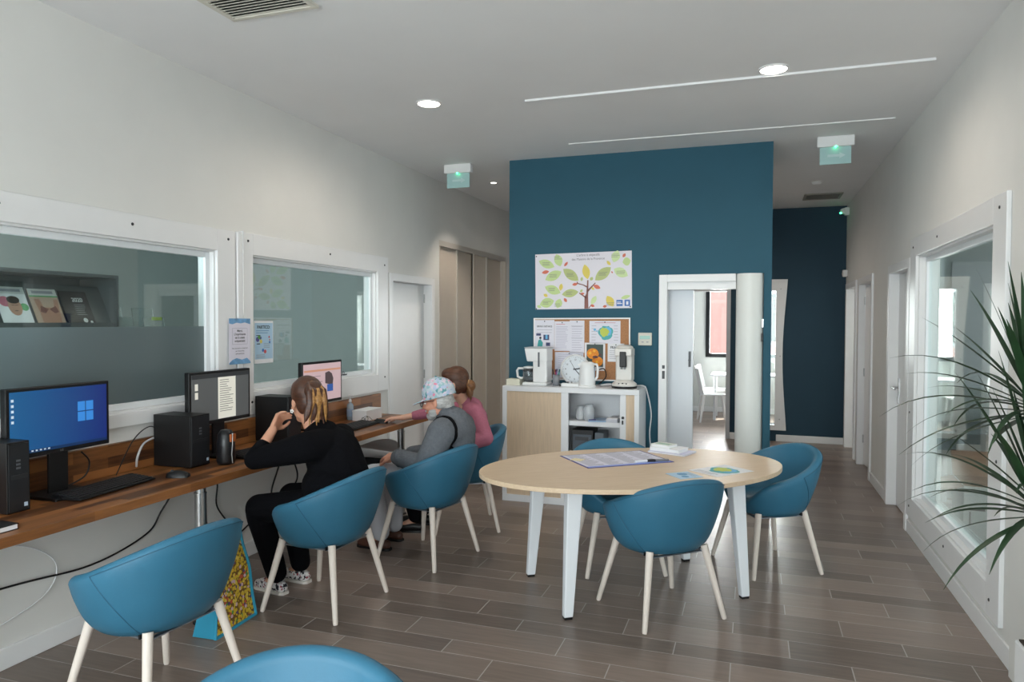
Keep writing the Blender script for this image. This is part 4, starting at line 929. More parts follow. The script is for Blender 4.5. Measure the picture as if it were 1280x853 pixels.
LF([(440, 200, 70, 16, 50), (180, 288, 95, 22, 10), (550, 445, 70, 18, 8), (820, 482, 95, 24, -25), (640, 560, 55, 14, 5), (430, 632, 60, 18, -55), (1150, 122, 55, 18, 55), (765, 705, 55, 16, -20), (915, 715, 50, 16, 10), (1005, 315, 30, 8, -60)], gr_, 'rust_leaf_print', .0024)
def PV(p): return PX(*p)
polys(ps, [[PV(p) for p in ((665, 738), (715, 738), (712, 600), (718, 400), (702, 400), (690, 560), (668, 600))][::1], [PV(p) for p in ((700, 520), (800, 430), (806, 438), (708, 545))], [PV(p) for p in ((700, 490), (650, 460), (575, 440), (572, 415), (582, 415), (590, 432), (655, 450), (700, 470))], [PV(p) for p in ((690, 620), (600, 555), (606, 545), (690, 600))], [PV(p) for p in ((715, 730), (745, 695), (750, 700), (724, 738))]], gb, .0026, 'tree_trunk_print')
tg = mk('title_grey', rgb(120, 116, 124), .6)
text("L'arbre à objectifs", .030, *PX(715, 112), tg, ps, .0026, name='poster_title'); text("des Maisons de la Provence", .030, *PX(715, 160), tg, ps, .0026, name='poster_title', sx=.92)
rects(ps, [(*PX(1055, 715), *PX(1130, 642)), (*PX(1152, 715), *PX(1218, 642))], mk('logo_blue', rgb(72, 118, 186), .6), .0022, 'logo'); rects(ps, [(*PX(1062, 690), *PX(1122, 680)), (*PX(1062, 672), *PX(1110, 664)), (*PX(1172, 700), *PX(1198, 660))], paper, .0026, 'logo_mark')
for (x, y) in ((195, 190), (345, 120), (280, 335), (500, 330), (895, 330), (490, 550), (270, 500), (195, 660), (345, 690), (1050, 120), (1110, 320), (985, 690)):
    u, v = PX(x, y); lines(ps, u - .04, u + .04, v - .012, v + .012, 3, tg, .003, 'leaf_text', .4, .003)
for x, y in ((65, 95), (1212, 62), (60, 732), (1220, 722)): u, v = PX(x, y); MB().lathe([(.006, 0), (.006, .004)], 10, (u, v, .001)).build('pin', dmetal, ps)

# pinboard
pb = sheet('pinboard', 'cork pinboard in a thin white frame behind the coffee things', 'pinboard', (-1.946, YW - .0002, 1.062), (1, 0, .005), (0, 0, 1), .906, .575, mk('cork', rgb(176, 126, 88), .9, var=.18, vscale=90), .012)
MB().box(0, .906, .563, .575, .012, .018).box(0, .906, 0, .012, .012, .018).box(0, .012, .012, .563, .012, .018).box(.894, .906, .012, .563, .012, .018).build('frame', trimw, pb)
def onboard(label, u, v, w_, h, col=(226, 224, 234), tilt=0):
    q = sheet('notice_sheet', label, 'notice', (-1.946 + u, YW - .0125, 1.062 + v), (1, 0, tilt), (0, 0, 1), w_, h, mk('sheet%d_%d_%d' % col, rgb(*col), .6)); pp = MB().lathe([(.006, 0), (.004, .007)], 8, (w_ / 2, h - .012, .001)).build('pin', dmetal, q); return q
q = onboard('notice with a drawing of a person at a desk on the pinboard', .008, .285, .19, .272); text("SERVIR À DISTANCE", .022, .095, .205, ink, q, .0016, sx=.75, bold=.0004); lines(q, .02, .17, .155, .18, 2, inkg)
polys(q, [disc2(.055, .105, .011)], ink, .0022, 'drawing'); polys(q, [[(.025, .025), (.075, .025), (.08, .06), (.055, .095), (.035, .08)]], mk('draw_teal', rgb(64, 160, 160), .6), .0018, 'drawing'); rects(q, [(.015, .125, .06, .147), (.085, .085, .14, .135), (.11, .03, .15, .062)], mk('draw_navy', rgb(66, 70, 110), .6), .0018, 'drawing'); rects(q, [(.105, .095, .125, .135)], mapc[2], .0022, 'drawing')
q = onboard('closely printed notice in the middle of the pinboard', .20, .27, .145, .275); lines(q, .015, .13, .03, .225, 14, mk('faint_ink', rgb(192, 188, 204), .7), .005); rects(q, [(.015, .245, .1, .251)], mk('pink_ink', rgb(206, 150, 160), .7), name='printed_title')
q = onboard('printed table notice with thin boxes on the pinboard', .345, .255, .138, .298); lines(q, .02, .12, .03, .24, 11, mk('faint_ink', rgb(192, 188, 204), .7), .005); rects(q, [(.015, .135, .125, .138), (.015, .245, .125, .248)], inkg, .002, 'ruled_line')
q = onboard('lower faintly printed sheet behind the clock on the pinboard', .205, .02, .27, .24, (218, 218, 230)); lines(q, .03, .24, .06, .22, 9, mk('faint_ink', rgb(192, 188, 204), .7), .005)
q = onboard('coloured map notice on the pinboard', .53, .345, .285, .205); map_print(q, .15, .10, .066); lines(q, .02, .07, .03, .16, 6, inkg); lines(q, .225, .27, .03, .16, 6, inkg); rects(q, [(.05, .185, .24, .19)], mk('pink_ink', rgb(206, 150, 160), .7), name='printed_title'); polys(q, [disc2(.05, .125, .012), disc2(.07, .112, .007)], mapc[2], .0018, 'map_print')
q = onboard('square autumn picture of orange leaves pinned on the board', .487, .095, .19, .255, (236, 234, 238)); rects(q, [(.018, .035, .172, .24)], mk('pic_dark', rgb(70, 84, 80), .6), .0016, 'picture'); orng = mk('pic_orange', rgb(232, 140, 36), .6, var=.25, vscale=90)
polys(q, [disc2(.075, .155, .056, 16, .05), disc2(.12, .085, .05, 16, .045)], orng, .002, 'picture_shape'); polys(q, [disc2(.10, .125, .026, 12, .012), disc2(.145, .145, .012, 10)], mk('pic_brown', rgb(96, 58, 60), .6), .0024, 'picture_shape'); polys(q, [disc2(.05, .16, .014), disc2(.09, .18, .012), disc2(.115, .08, .012)], mk('pic_amber', rgb(246, 186, 60), .6), .0028, 'picture_shape')
q = onboard('narrow letter notice beside the coffee machine on the pinboard', .70, .18, .15, .165, (232, 232, 236)); text("FRANCE", .032, .078, .118, ink, q, .0016, sx=.9, bold=.0006); lines(q, .015, .09, .03, .10, 5, inkg)
t = thing('thermostat', 'cream wall thermostat with green display beside the doorway', 'thermostat', (-.91, YW, 1.45)); MB().box(-.06, .06, -.025, 0, -.057, .057).build('body', cream, t, bevel=.006); MB().box(-.045, .045, -.0265, -.025, .0, .03).build('display', mk('lcd', rgb(150, 196, 182), .3), t); MB().box(-.03, -.01, -.027, -.025, -.03, -.022).box(.012, .032, -.027, -.025, -.03, -.022).build('button', inkg, t)

# papers by the interior windows
q = sheet('wall_notice', 'notice with blue watercolour bands on the post between the interior windows', 'notice', (XL + .0335, 3.765, 1.318), (0, 1, 0), (0, 0, 1), .205, .30, mk('notice_lilac', rgb(226, 222, 234), .6))
wb = mk('watercolour_blue', rgb(116, 164, 206), .6, var=.25, vscale=25)
polys(q, [[(0, .30), (0, .268), (.03, .262), (.07, .272), (.11, .268), (.15, .274), (.205, .262), (.205, .30)][::-1], [(0, 0), (.205, 0), (.205, .012), (.17, .038), (.12, .028), (.07, .04), (.03, .03), (0, .01)]], wb, .0018, 'watercolour_band')
rects(q, [(.03, .235, .175, .2365), (.03, .13, .175, .1315), (.03, .13, .0315, .2365), (.1735, .13, .175, .2365)], inkg, .0018, 'printed_box')
for i, s in enumerate(("Merci,", "L'imprimante", "est à usage", "uniquement")): text(s, .021, .102, .212 - .022 * i, ink, q, .0018, bold=.0004)
for i, s in enumerate(("des documents à imprimer", "par démarches", "administratives")): text(s, .014, .102, .10 - .018 * i, ink, q, .0018)
q = sheet('window_notice', 'pale blue information notice stuck on the grey interior window', 'notice', (XL - .0465, 4.11, 1.303), (0, 1, 0), (0, 0, 1), .205, .30, paper)
rects(q, [(.006, .03, .199, .285)], mk('info_blue', rgb(176, 206, 228), .6), .0016, 'blue_panel'); text("PARTICO:", .032, .10, .245, ink, q, .002, bold=.001)
lines(q, .02, .185, .215, .23, 2, mk('info_ink', rgb(110, 150, 186), .6), .005, lay=.002); lines(q, .10, .185, .11, .14, 4, inkg, .003, lay=.002); lines(q, .02, .12, .04, .06, 3, inkg, .003, lay=.002)
polys(q, [disc2(.035, .17, .018), disc2(.065, .18, .012)], mk('info_violet', rgb(92, 84, 150), .6), .002, 'printed_picture'); polys(q, [disc2(.05, .185, .014), ], mk('info_green', rgb(96, 160, 80), .6), .0024, 'printed_picture'); polys(q, [disc2(.07, .155, .014), ], gy, .0024, 'printed_picture'); rects(q, [(.02, .195, .065, .2), (.025, .135, .06, .141)], ink, .0024, 'printed_picture'); polys(q, [disc2(.115, .082, .014), disc2(.16, .185, .008), disc2(.165, .165, .006)], mk('info_red', rgb(206, 84, 84), .6), .002, 'printed_picture'); polys(q, [disc2(.092, .092, .012), disc2(.165, .148, .009)], mk('logo_blue', rgb(72, 118, 186), .6), .002, 'printed_picture')

# ---------------------------------------------------------------- behind the left window: display unit, rack, magazines, holders
gm_ = mk('rack_grey', rgb(92, 96, 98), .45, .3)
t = thing('display_unit', 'tall grey unit behind the frosted window carrying the magazine rack', 'cabinet', (-3.80, 2.75, 0)); MB().box(-.25, .25, -.9, .9, 0, 1.50).build('body', mk('unit_grey', rgb(120, 126, 126), .6), t, bevel=.004); MB().box(-.27, .27, -.92, .92, 1.50, 1.53).build('top_board', mk('unit_top', rgb(150, 154, 152), .6), t)
rk = thing('magazine_rack', 'dark grey metal magazine rack behind the interior window', 'rack', (-3.62, 2.79, 1.53))
MB().box(-.20, .10, -.40, .42, 0, .02).box(-.20, .10, -.40, .42, .315, .335).box(-.20, .10, -.40, -.385, .02, .315).box(-.20, .10, .405, .42, .02, .315).box(-.20, -.185, -.385, .405, .02, .315).build('case', gm_, rk)
MB().box(-.004, .004, -.385, .405, 0, .27, Matrix.Translation((.07, 0, .022)) @ Matrix.Rotation(-.45, 4, 'Y')).build('sloping_shelf', gm_, rk); MB().box(.078, .084, -.385, .405, .02, .06).build('front_lip', gm_, rk)
def mag(y, w_, h, label, cov):
    q = sheet('magazine', label, 'magazine', (-3.62 + .078, y, 1.53 + .04), (0, 1, 0), (-.43, 0, .9), w_, h, cov, .004); return q
q = mag(2.555, .16, .225, 'magazine with a colourful portrait cover in the grey rack', paper); rects(q, [(.0, .185, .16, .225)], mk('mag_head', rgb(206, 208, 206), .5), .0046, 'masthead'); polys(q, [disc2(.085, .11, .036, 16, .05)], mk('mag_skin', rgb(196, 150, 128), .6), .0046, 'portrait'); polys(q, [disc2(.085, .15, .034, 14, .022)], mk('mag_hair', rgb(60, 44, 38), .6), .005, 'portrait'); polys(q, [disc2(.04, .14, .03), ], mk('mag_pink', rgb(200, 110, 130), .6), .0043, 'cover_print'); polys(q, [disc2(.135, .11, .022)], mk('mag_green', rgb(90, 170, 100), .6), .0043, 'cover_print'); rects(q, [(.02, .197, .14, .212)], inkg, .005, 'masthead_text'); rects(q, [(.07, .118, .082, .121), (.09, .118, .102, .121), (.078, .085, .094, .089)], mk('mag_hair', rgb(60, 44, 38), .6), .0052, 'portrait')
q = mag(2.735, .16, .22, 'magazine with a beachwear cover in the grey rack', mk('mag_sand', rgb(190, 160, 140), .5)); rects(q, [(.0, .18, .16, .22)], mk('mag_head', rgb(206, 208, 206), .5), .0046, 'masthead'); rects(q, [(.02, .192, .14, .208)], inkg, .005, 'masthead_text'); polys(q, [[(.02, .16), (.05, .16), (.06, .11), (.12, .11), (.13, .16), (.155, .16), (.14, .05), (.13, .0), (.03, .0), (.03, .08)]], mk('mag_skin2', rgb(176, 126, 102), .6), .0044, 'cover_print'); polys(q, [[(.045, .12), (.085, .10), (.06, .075), (.035, .085)], [(.09, .10), (.13, .12), (.14, .085), (.115, .075)]], mk('mag_cloth', rgb(120, 60, 50), .6), .0048, 'cover_print'); rects(q, [(.0, .172, .16, .18)], mk('mag_green', rgb(90, 170, 100), .6), .0048, 'cover_band')
q = mag(2.91, .17, .215, 'black brochure marked 2020 in the grey rack', mk('mag_black', rgb(34, 28, 30), .4)); text("2020", .034, .10, .15, paper, q, .0046, bold=.0006); lines(q, .07, .14, .07, .13, 6, inkg, .003, lay=.0046); polys(q, [disc2(.11, .035, .014), disc2(.145, .025, .008)], paper, .0046, 'logo')
for i, y in enumerate((3.28, 3.52)):
    t = thing('leaflet_holder', ('empty clear leaflet holder behind the interior window', 'clear leaflet holder with a yellow green label')[i], 'holder', (-3.60, y, 1.53)); MB().box(-.05, .05, -.08, .08, 0, .004).box(-.05, -.046, -.08, .08, .004, .16, Matrix.Rotation(-.15, 4, 'Y')).box(.03, .034, -.08, .08, .004, .09, Matrix.Rotation(-.15, 4, 'Y')).build('body', mk('acrylic', rgb(214, 222, 220), .1, trans=.85), t)
    if i: MB().box(.038, .040, -.03, .05, .075, .095).build('label', mk('lime_label', rgb(160, 186, 60), .5), t)

# ---------------------------------------------------------------- behind the right window
kb = mk('kraft', rgb(150, 110, 84), .8, var=.05); wcard = mk('white_card', rgb(206, 208, 206), .7)
t = thing('carton', 'open white printed cardboard box behind the floor-length window', 'box', (1.72, 6.0, 0), math.radians(-4))
MB().box(-.27, .30, -.22, -.215, 0, .44).box(-.27, .30, .215, .22, 0, .44).box(-.27, -.265, -.215, .215, 0, .44).box(.295, .30, -.215, .215, 0, .44).box(-.265, .295, -.215, .215, 0, .005).build('body', wcard, t)
MB().box(-.27, .30, 0, .005, 0, .2, Matrix.Translation((0, .215, .44)) @ Matrix.Rotation(-.5, 4, 'X')).build('flap', kb, t)
MB().box(-.005, 0, -.215, .215, 0, .16, Matrix.Translation((-.268, 0, .44)) @ Matrix.Rotation(-1.9, 4, 'Y')).build('flap', kb, t)
MB().box(-.265, .295, .205, .214, .02, .44).build('inner_lining', kb, t)
m = MB()
for i in range(4): m.box(-.24 + .14 * i, -.14 + .14 * i, -.2225, -.22, .27, .285)
for i in range(3): m.box(-.235 + .2 * i, -.225 + .2 * i, -.2225, -.22, .17, .26)
m.build('printed_text', ink, t); MB().prism([(-.15, .03), (-.05, .06), (.02, .045), (.1, .07), (.2, .05), (.27, .1), (.1, .13), (-.02, .1), (-.1, .13)], -.2225, -.22, 'XZ').build('green_print', mk('lime_print', rgb(140, 180, 60), .6), t)
t = thing('white_board', 'tall white board on the end wall behind the floor-length window', 'board', (1.95, 7.395, 1.05)); MB().box(-.25, .25, -.02, 0, 0, 1.1).build('board', trimw, t); MB().box(-.27, .27, -.035, 0, -.03, 0).build('ledge', alu_w, t)
t = thing('document_tray', 'white tray on a low table behind the floor-length window', 'tray', (2.1, 7.0, .72)); MB().box(-.2, .2, -.15, .15, 0, .02).box(-.2, .2, .13, .15, .02, .12).box(-.2, -.18, -.15, .13, .02, .12).build('body', paper, t); MB().box(-.15, .15, -.12, .12, .02, .06).build('papers', wcard, t)
t = thing('side_table', 'grey low table behind the floor-length window', 'table', (2.1, 7.0, 0)); MB().box(-.5, .5, -.3, .3, .69, .72).build('tabletop', mk('unit_top', rgb(150, 154, 152), .6), t)
for sx in (-1, 1):
    for sy in (-1, 1): MB().box(sx * .46 - .02, sx * .46 + .02, sy * .26 - .02, sy * .26 + .02, 0, .69).build('leg', alu_w, t)
# office behind the open door
t = thing('office_desk', 'wood desk with blue folder in the sunlit office', 'desk', (1.95, 12.0, 0)); MB().box(-.5, .6, -.35, .35, .7, .74).build('tabletop', ltwood, t); MB().box(-.48, -.44, -.33, .33, 0, .7).box(.54, .58, -.33, .33, 0, .7).build('side_panel', ltwood, t); MB().box(-.44, .54, .3, .32, .2, .7).build('back_panel', ltwood, t)
f_ = flat('folder', 'bright blue folder on the wood desk in the sunlit office', 1.75, 11.9, .74, .1, .3, .25, .03, mk('folder_blue', rgb(70, 140, 210), .5), 'folder'); MB().box(-.14, .14, -.12, .12, .03, .034).build('cover_flap', mk('folder_blue2', rgb(90, 160, 220), .5), f_)

# ---------------------------------------------------------------- meeting room furniture
mt = thing('meeting_table', 'white table in the meeting room', 'table', (.1, 12.35, 0)); MB().box(-.75, .9, -.35, .35, .72, .75).build('tabletop', paper, mt, bevel=.004)
for sx in (-.68, .8):
    for sy in (-.28, .28): MB().cyl((sx, sy, 0), (sx, sy, .72), .022).build('leg', alu_w, mt)
def wchair(x, y, a, label):
    t = thing('white_chair', label, 'chair', (x, y, 0), a, 'white meeting room chairs'); rows = []
    for j in range(9):
        v = j / 8; rows.append([(u * (.21 - .03 * v), -.19 - .09 * v - .03 * u * u * -1, .44 + .42 * v) for u in (-1, -.6, -.2, .2, .6, 1)])
    back = [[(p[0], p[1] - .012, p[2]) for p in r_] for r_ in rows]
    m = MB().grid(rows).grid(back)
    m.grid([rows[-1], back[-1]]); m.grid([[r_[0] for r_ in rows], [r_[0] for r_ in back]]); m.grid([[r_[-1] for r_ in rows], [r_[-1] for r_ in back]]); m.build('backrest', wpl, t, smooth=False)
    MB().prism([(-.21, -.2), (.21, -.2), (.225, .1), (.19, .2), (-.19, .2), (-.225, .1)], .43, .455).build('seat', wpl, t, bevel=.008)
    for sx in (-1, 1):
        for sy in (-1, 1): MB().cyl((sx * .17, sy * .16, .43), (sx * .21, sy * .22, 0), .022, .014, 10).build('leg', wpl, t)
wchair(-.60, 11.92, math.radians(-80), 'white plastic chair at the near corner of the meeting table'); wchair(-.64, 12.40, math.radians(-88), 'white plastic chair at the middle of the meeting table end'); wchair(-.64, 12.87, math.radians(-95), 'white plastic chair nearest the window wall of the meeting room')

# ---------------------------------------------------------------- plant
pl = thing('potted_plant', 'dracaena with long narrow dark green leaves in a white planter', 'plant', (1.02, 2.74, 0))
MB().box(-.145, .085, -.14, .14, 0, .50).build('planter', trimw, pl, bevel=.006); MB().box(-.135, .075, -.13, .13, .50, .506).build('soil', mk('soil', rgb(52, 42, 36), .95, bump=.5, bscale=80), pl)
grn = mk('dracaena_leaf', rgb(34, 62, 36), .42, var=.25, vscale=10); bark = mk('bark', rgb(120, 104, 88), .9, var=.2, vscale=30)
rn = random.Random(11)
def leaf(root, dirv, length, droop, wd, nseg=9):
    d = Vector(dirv).normalized(); P = Vector(root); pts = [P.copy()]; st = length / nseg
    for i in range(nseg):
        d = (d + Vector((0, 0, -droop * (i / nseg) / nseg * 2.2))).normalized(); P = P + d * st; pts.append(P.copy())
    side = d.cross(Vector((0, 0, 1))).normalized(); m = MB(); a = []; b = []; c = []
    for i, p in enumerate(pts):
        u = i / nseg; w_ = wd * (min(1, .55 + u * 1.6) if u < .3 else (1 - ((u - .3) / .7) ** 1.6)) + .0006; up = Vector((0, 0, 1))
        a.append(p + side * w_ + up * w_ * .35); c.append(p); b.append(p - side * w_ + up * w_ * .35)
    for p in a + b + c:                                # keep the blades off the wall
        if p.x > .07: p.x = .07 + (p.x - .07) * .02
    m.grid([a, c, b]); return m.build('leaf', grn, pl, smooth=True)
for cx, cy, cz, n_ in ((-.13, .10, 1.32, 54), (-.12, .06, .98, 48)):
    MB().tube([(-.01, cy * .3, .5), (.02, cy * .6, (cz + .5) / 2), (-.02, cy * .9, cz - .12), (cx, cy, cz)], [.022, .02, .018, .017], 10).build('trunk', bark, pl, smooth=True)
    for i in range(n_):
        az = i * 2.399 + rn.uniform(-.2, .2); el = math.radians(80 - 100 * (i / n_) + rn.uniform(-8, 8)); l_ = rn.uniform(.34, .50)
        leaf((cx, cy, cz + .06 - .10 * i / n_), (math.cos(az) * math.cos(el), math.sin(az) * math.cos(el), math.sin(el)), l_, rn.uniform(.5, 1.1) if el < .6 else .25, rn.uniform(.010, .015))

# ---------------------------------------------------------------- people
def blob(name, prims, mat, parent, voxel=.007, smooth=4):
    """union of tapered capsules ('c', p, r, q, r2) and ellipsoids ('e', centre, radii, rotation) grown into one continuous skin"""
    bm = bmesh.new()
    for p in prims:
        if p[0] == 'c':
            _, a, ra, b, rb = p; a, b = Vector(a), Vector(b); t = (b - a)
            t = t.normalized() if t.length > 1e-6 else Vector((0, 0, 1)); u = t.orthogonal().normalized(); v = t.cross(u); rings = []
            for k in range(1, 5): q = -PI / 2 + PI / 2 * k / 4; rings.append((a + t * ra * math.sin(q), ra * math.cos(q)))
            for k in range(0, 4): q = PI / 2 * k / 4; rings.append((b + t * rb * math.sin(q), rb * math.cos(q)))
            R0 = [[bm.verts.new(c + (u * math.cos(2 * PI * j / 14) + v * math.sin(2 * PI * j / 14)) * r_) for j in range(14)] for c, r_ in rings]
            p0, p1 = bm.verts.new(a - t * ra), bm.verts.new(b + t * rb)
            for j in range(14):
                j2 = (j + 1) % 14; bm.faces.new((p0, R0[0][j2], R0[0][j])); bm.faces.new((p1, R0[-1][j], R0[-1][j2]))
                for A1, A2 in zip(R0, R0[1:]): bm.faces.new((A1[j], A1[j2], A2[j2], A2[j]))
        else:
            _, c, rr = p[:3]; R = p[3] if len(p) > 3 else Matrix()
            bmesh.ops.create_icosphere(bm, subdivisions=3, radius=1, matrix=Matrix.Translation(Vector(c)) @ R.to_4x4() @ Matrix.Diagonal((*rr, 1)))
    me = bpy.data.meshes.new('tmp'); bm.to_mesh(me); bm.free()
    o = bpy.data.objects.new('tmp', me); COL.objects.link(o)
    r_ = o.modifiers.new('r', 'REMESH'); r_.mode = 'VOXEL'; r_.voxel_size = voxel; r_.use_smooth_shade = True
    s = o.modifiers.new('s', 'SMOOTH'); s.factor = .5; s.iterations = smooth
    bpy.context.view_layer.update()
    m2 = bpy.data.meshes.new_from_object(o.evaluated_get(bpy.context.evaluated_depsgraph_get())); bpy.data.objects.remove(o)
    m2.materials.clear(); m2.materials.append(mat); m2.name = name
    for f in m2.polygons: f.use_smooth = True
    return m2
def place(name, me, parent, base):
    me.transform(Matrix.Translation(-Vector(base))); o = bpy.data.objects.new(name, me); COL.objects.link(o); o.parent = parent; return o
def chain(pts):  # [(p, r), ...]
    return [('c', a[0], a[1], b[0], b[1]) for a, b in zip(pts, pts[1:])]
def V3(*a): return Vector(a)
class Head:
    def __init__(s, c, yaw, pitch=0, roll=0, k=1.0):
        s.c = Vector(c); s.R = (Matrix.Rotation(yaw, 3, 'Z') @ Matrix.Rotation(pitch, 3, 'Y') @ Matrix.Rotation(roll, 3, 'X')); s.k = k
    def p(s, x, y, z): return s.c + s.R @ (Vector((x, y, z)) * s.k)
    def e(s, c, r): return ('e', s.p(*c), [v * s.k for v in r], s.R)
    def cap(s, a, ra, b, rb): return ('c', s.p(*a), ra * s.k, s.p(*b), rb * s.k)
    def skull(s):
        L = [s.e((-.012, 0, .035), (.096, .074, .090)), s.e((.030, 0, -.025), (.060, .060, .088)), s.e((.048, 0, -.092), (.036, .036, .026)), s.e((.005, 0, -.07), (.055, .058, .04)),
             s.cap((.085, 0, .01), .009, (.107, 0, -.03), .013), s.cap((.09, -.012, -.034), .008, (.09, .012, -.034), .008), s.cap((.078, -.034, .026), .011, (.078, .034, .026), .011),
             s.e((.06, .035, -.03), (.026, .022, .022)), s.e((.06, -.035, -.03), (.026, .022, .022)), s.cap((.084, -.016, -.066), .007, (.084, .016, -.066), .007)]
        for q in (-1, 1): L += [s.e((-.008, q * .078, -.008), (.018, .009, .030)), s.e((-.004, q * .079, -.03), (.010, .008, .012))]
        return L
    def face(s, body, base, iris=(70, 50, 40)):
        for q in (-1, 1):
            ey = MB().sphere(s.p(.079, q * .031, .004) - Vector(base), .011 * s.k, 10, 8).build('eye', mk('eye_white', rgb(232, 228, 224), .3), body, smooth=True)
            MB().sphere(s.p(.0855, q * .031, .004) - Vector(base), .0058 * s.k, 8, 6).build('iris', mk('iris', rgb(*iris), .25), ey, smooth=True)
        MB().sphere(s.p(.0895, 0, -.067) - Vector(base), (.006 * s.k, .02 * s.k, .007 * s.k), 10, 6).build('lips', mk('lips', rgb(178, 100, 92), .5), body, smooth=True)
def hand(wrist, fwd, palm_n, curl=.5, side=1, L=.185):
    """palm, four unequal bent fingers and a thumb; fwd = pointing direction, palm_n = where the palm faces, side = +1/-1 the thumb side"""
    f = Vector(fwd).normalized(); n = Vector(palm_n); n = (n - f * n.dot(f)).normalized(); t = f.cross(n) * side; w_ = Vector(wrist); out = []
    pl_ = L * .50
    for k in (-1, -.33, .33, 1): out.append(('c', w_ + f * .015 + t * k * .018, .015, w_ + f * pl_ + t * k * .031, .0125))
    for k, ln in ((1, .78), (.36, .90), (-.3, .84), (-1, .66)):
        p = w_ + f * pl_ + t * k * .031; d = f.copy(); r_ = .0092; seg = L * .48 * ln
        for i, q in enumerate((.45, .32, .23)):
            a = curl * (.55, .9, .6)[i]; d = (d * math.cos(a) + n * math.sin(a)).normalized(); p2 = p + d * seg * q; out.append(('c', p, r_, p2, r_ * .93)); p = p2; r_ *= .92
    p = w_ + f * .03 + t * .026; d = (f * .62 + t * .7 + n * .25).normalized(); p2 = p + d * .04; out.append(('c', p, .0145, p2, .0115)); d = (f * .85 + t * .15 + n * .45).normalized(); p3 = p2 + d * .032; out.append(('c', p2, .0112, p3, .0098)); out.append(('c', p3, .0098, p3 + (f * .9 + n * .3).normalized() * .022, .0082))
    return out
skin1 = mk('skin_tan', rgb(206, 150, 122), .5, var=.04, vscale=20, sub=.12); skin2 = mk('skin_ruddy', rgb(208, 146, 120), .5, var=.06, vscale=25, sub=.12); skin3 = mk('skin_fair', rgb(222, 172, 148), .5, var=.03, vscale=20, sub=.12)
blackc = mk('black_knit', rgb(9, 9, 13), .9, spec=.12, bump=.2, bscale=120); fleece = mk('grey_fleece', rgb(98, 102, 108), .95, var=.12, vscale=60, bump=.35, bscale=90); pinkc = mk('pink_knit', rgb(176, 104, 124), .9, var=.05, vscale=60, bump=.3, bscale=70, stretch=(1, 1, 2)); beigec = mk('pale_trousers', rgb(190, 190, 196), .85, bump=.2, bscale=40); blackt = mk('black_trousers', rgb(10, 10, 14), .9, spec=.12, bump=.15, bscale=40)
def hair_mat(name, a, b):
    m = wood_mat(name, a, b, None, 'X', .45, 1.2); return m
def shoe(prims_mat, ank, toe, parent, base, name='shoe', sole=None):
    a, t_ = Vector(ank), Vector(toe); d = (t_ - a); d.z = 0; L_ = d.length; d.normalize(); h = Vector((a.x, a.y, .034)) - d * .035
    pr = chain([(h + V3(0, 0, .004), .034), (Vector((a.x, a.y, .045)) + d * .02, .038), (Vector((t_.x, t_.y, .030)) - d * .06, .036), (Vector((t_.x, t_.y, .026)) - d * .02, .026)])
    o = place(name, blob(name, pr, prims_mat, parent, .006, 3), parent, base)
    s_ = d.cross(V3(0, 0, 1)); m = MB(); pts = []
    for u, w_ in ((-.07, .02), (-.05, .034), (.0, .036), (L_ * .5, .036), (L_ - .04, .040), (L_ - .01, .030), (L_ + .006, .012)): pts.append((a + d * u, w_))
    m.prism([((p + s_ * w_).x - base[0], (p + s_ * w_).y - base[1]) for p, w_ in pts] + [((p - s_ * w_).x - base[0], (p - s_ * w_).y - base[1]) for p, w_ in pts[::-1]], .0, .016); m.build('sole', sole or black, o)

# --- woman in black
base = (-2.30, 3.5, 0); pw = thing('person', 'person in black top and trousers leaning her chin on her hand at the desk', 'person', base)
H1 = Head((-2.455, 3.515, 1.135), math.radians(152), math.radians(8), 0, 1.02)
el, wr = V3(-2.605, 3.255, .835), V3(-2.575, 3.375, .985)
er, wr2 = V3(-2.62, 3.76, .825), V3(-2.80, 3.66, .822)
body = chain([(V3(-2.2, 3.5, .56), .12), (V3(-2.22, 3.5, .72), .12), (V3(-2.28, 3.5, .88), .12), (V3(-2.39, 3.51, .985), .06), (H1.p(-.02, 0, -.06), .052)])
body += chain([(V3(-2.30, 3.5, .92), .08), (V3(-2.31, 3.33, .93), .055), (el, .038), (wr, .026)]) + chain([(V3(-2.30, 3.5, .92), .08), (V3(-2.33, 3.68, .93), .055), (er, .038), (wr2, .025)])
body += chain([(V3(-2.2, 3.42, .56), .07), (V3(-2.67, 3.36, .53), .05), (V3(-2.64, 3.49, .09), .032), (V3(-2.73, 3.51, .04), .026)]) + chain([(V3(-2.2, 3.58, .56), .07), (V3(-2.67, 3.66, .53), .05), (V3(-2.62, 3.69, .09), .032), (V3(-2.71, 3.7, .04), .026)])
body += H1.skull() + hand(wr, (.0, .55, .55), (.75, .2, .1), 1.15, 1, .165) + hand(wr2, (-1, -.25, -.05), (0, 0, -1), .35, -1, .17)
bo = place('body', blob('body', body, skin1, pw, .0055, 3), pw, base); H1.face(bo, base)
top = chain([(V3(-2.19, 3.5, .57), .175), (V3(-2.21, 3.5, .70), .168), (V3(-2.26, 3.5, .84), .160), (V3(-2.33, 3.5, .93), .11), (V3(-2.385, 3.51, .965), .068)])
top += [('e', V3(-2.24, 3.44, .68), (.16, .16, .14)), ('e', V3(-2.24, 3.57, .68), (.16, .15, .14))]
top += chain([(V3(-2.28, 3.42, .90), .10), (V3(-2.31, 3.32, .91), .088), (el.lerp(V3(-2.31, 3.32, .91), .45), .072), (el, .058), (el.lerp(wr, .42), .045)]) + chain([(V3(-2.29, 3.58, .90), .10), (V3(-2.33, 3.69, .91), .082), (er, .055), (er.lerp(wr2, .6), .042)])
place('top', blob('top', top, blackc, pw, .008, 5), pw, base)
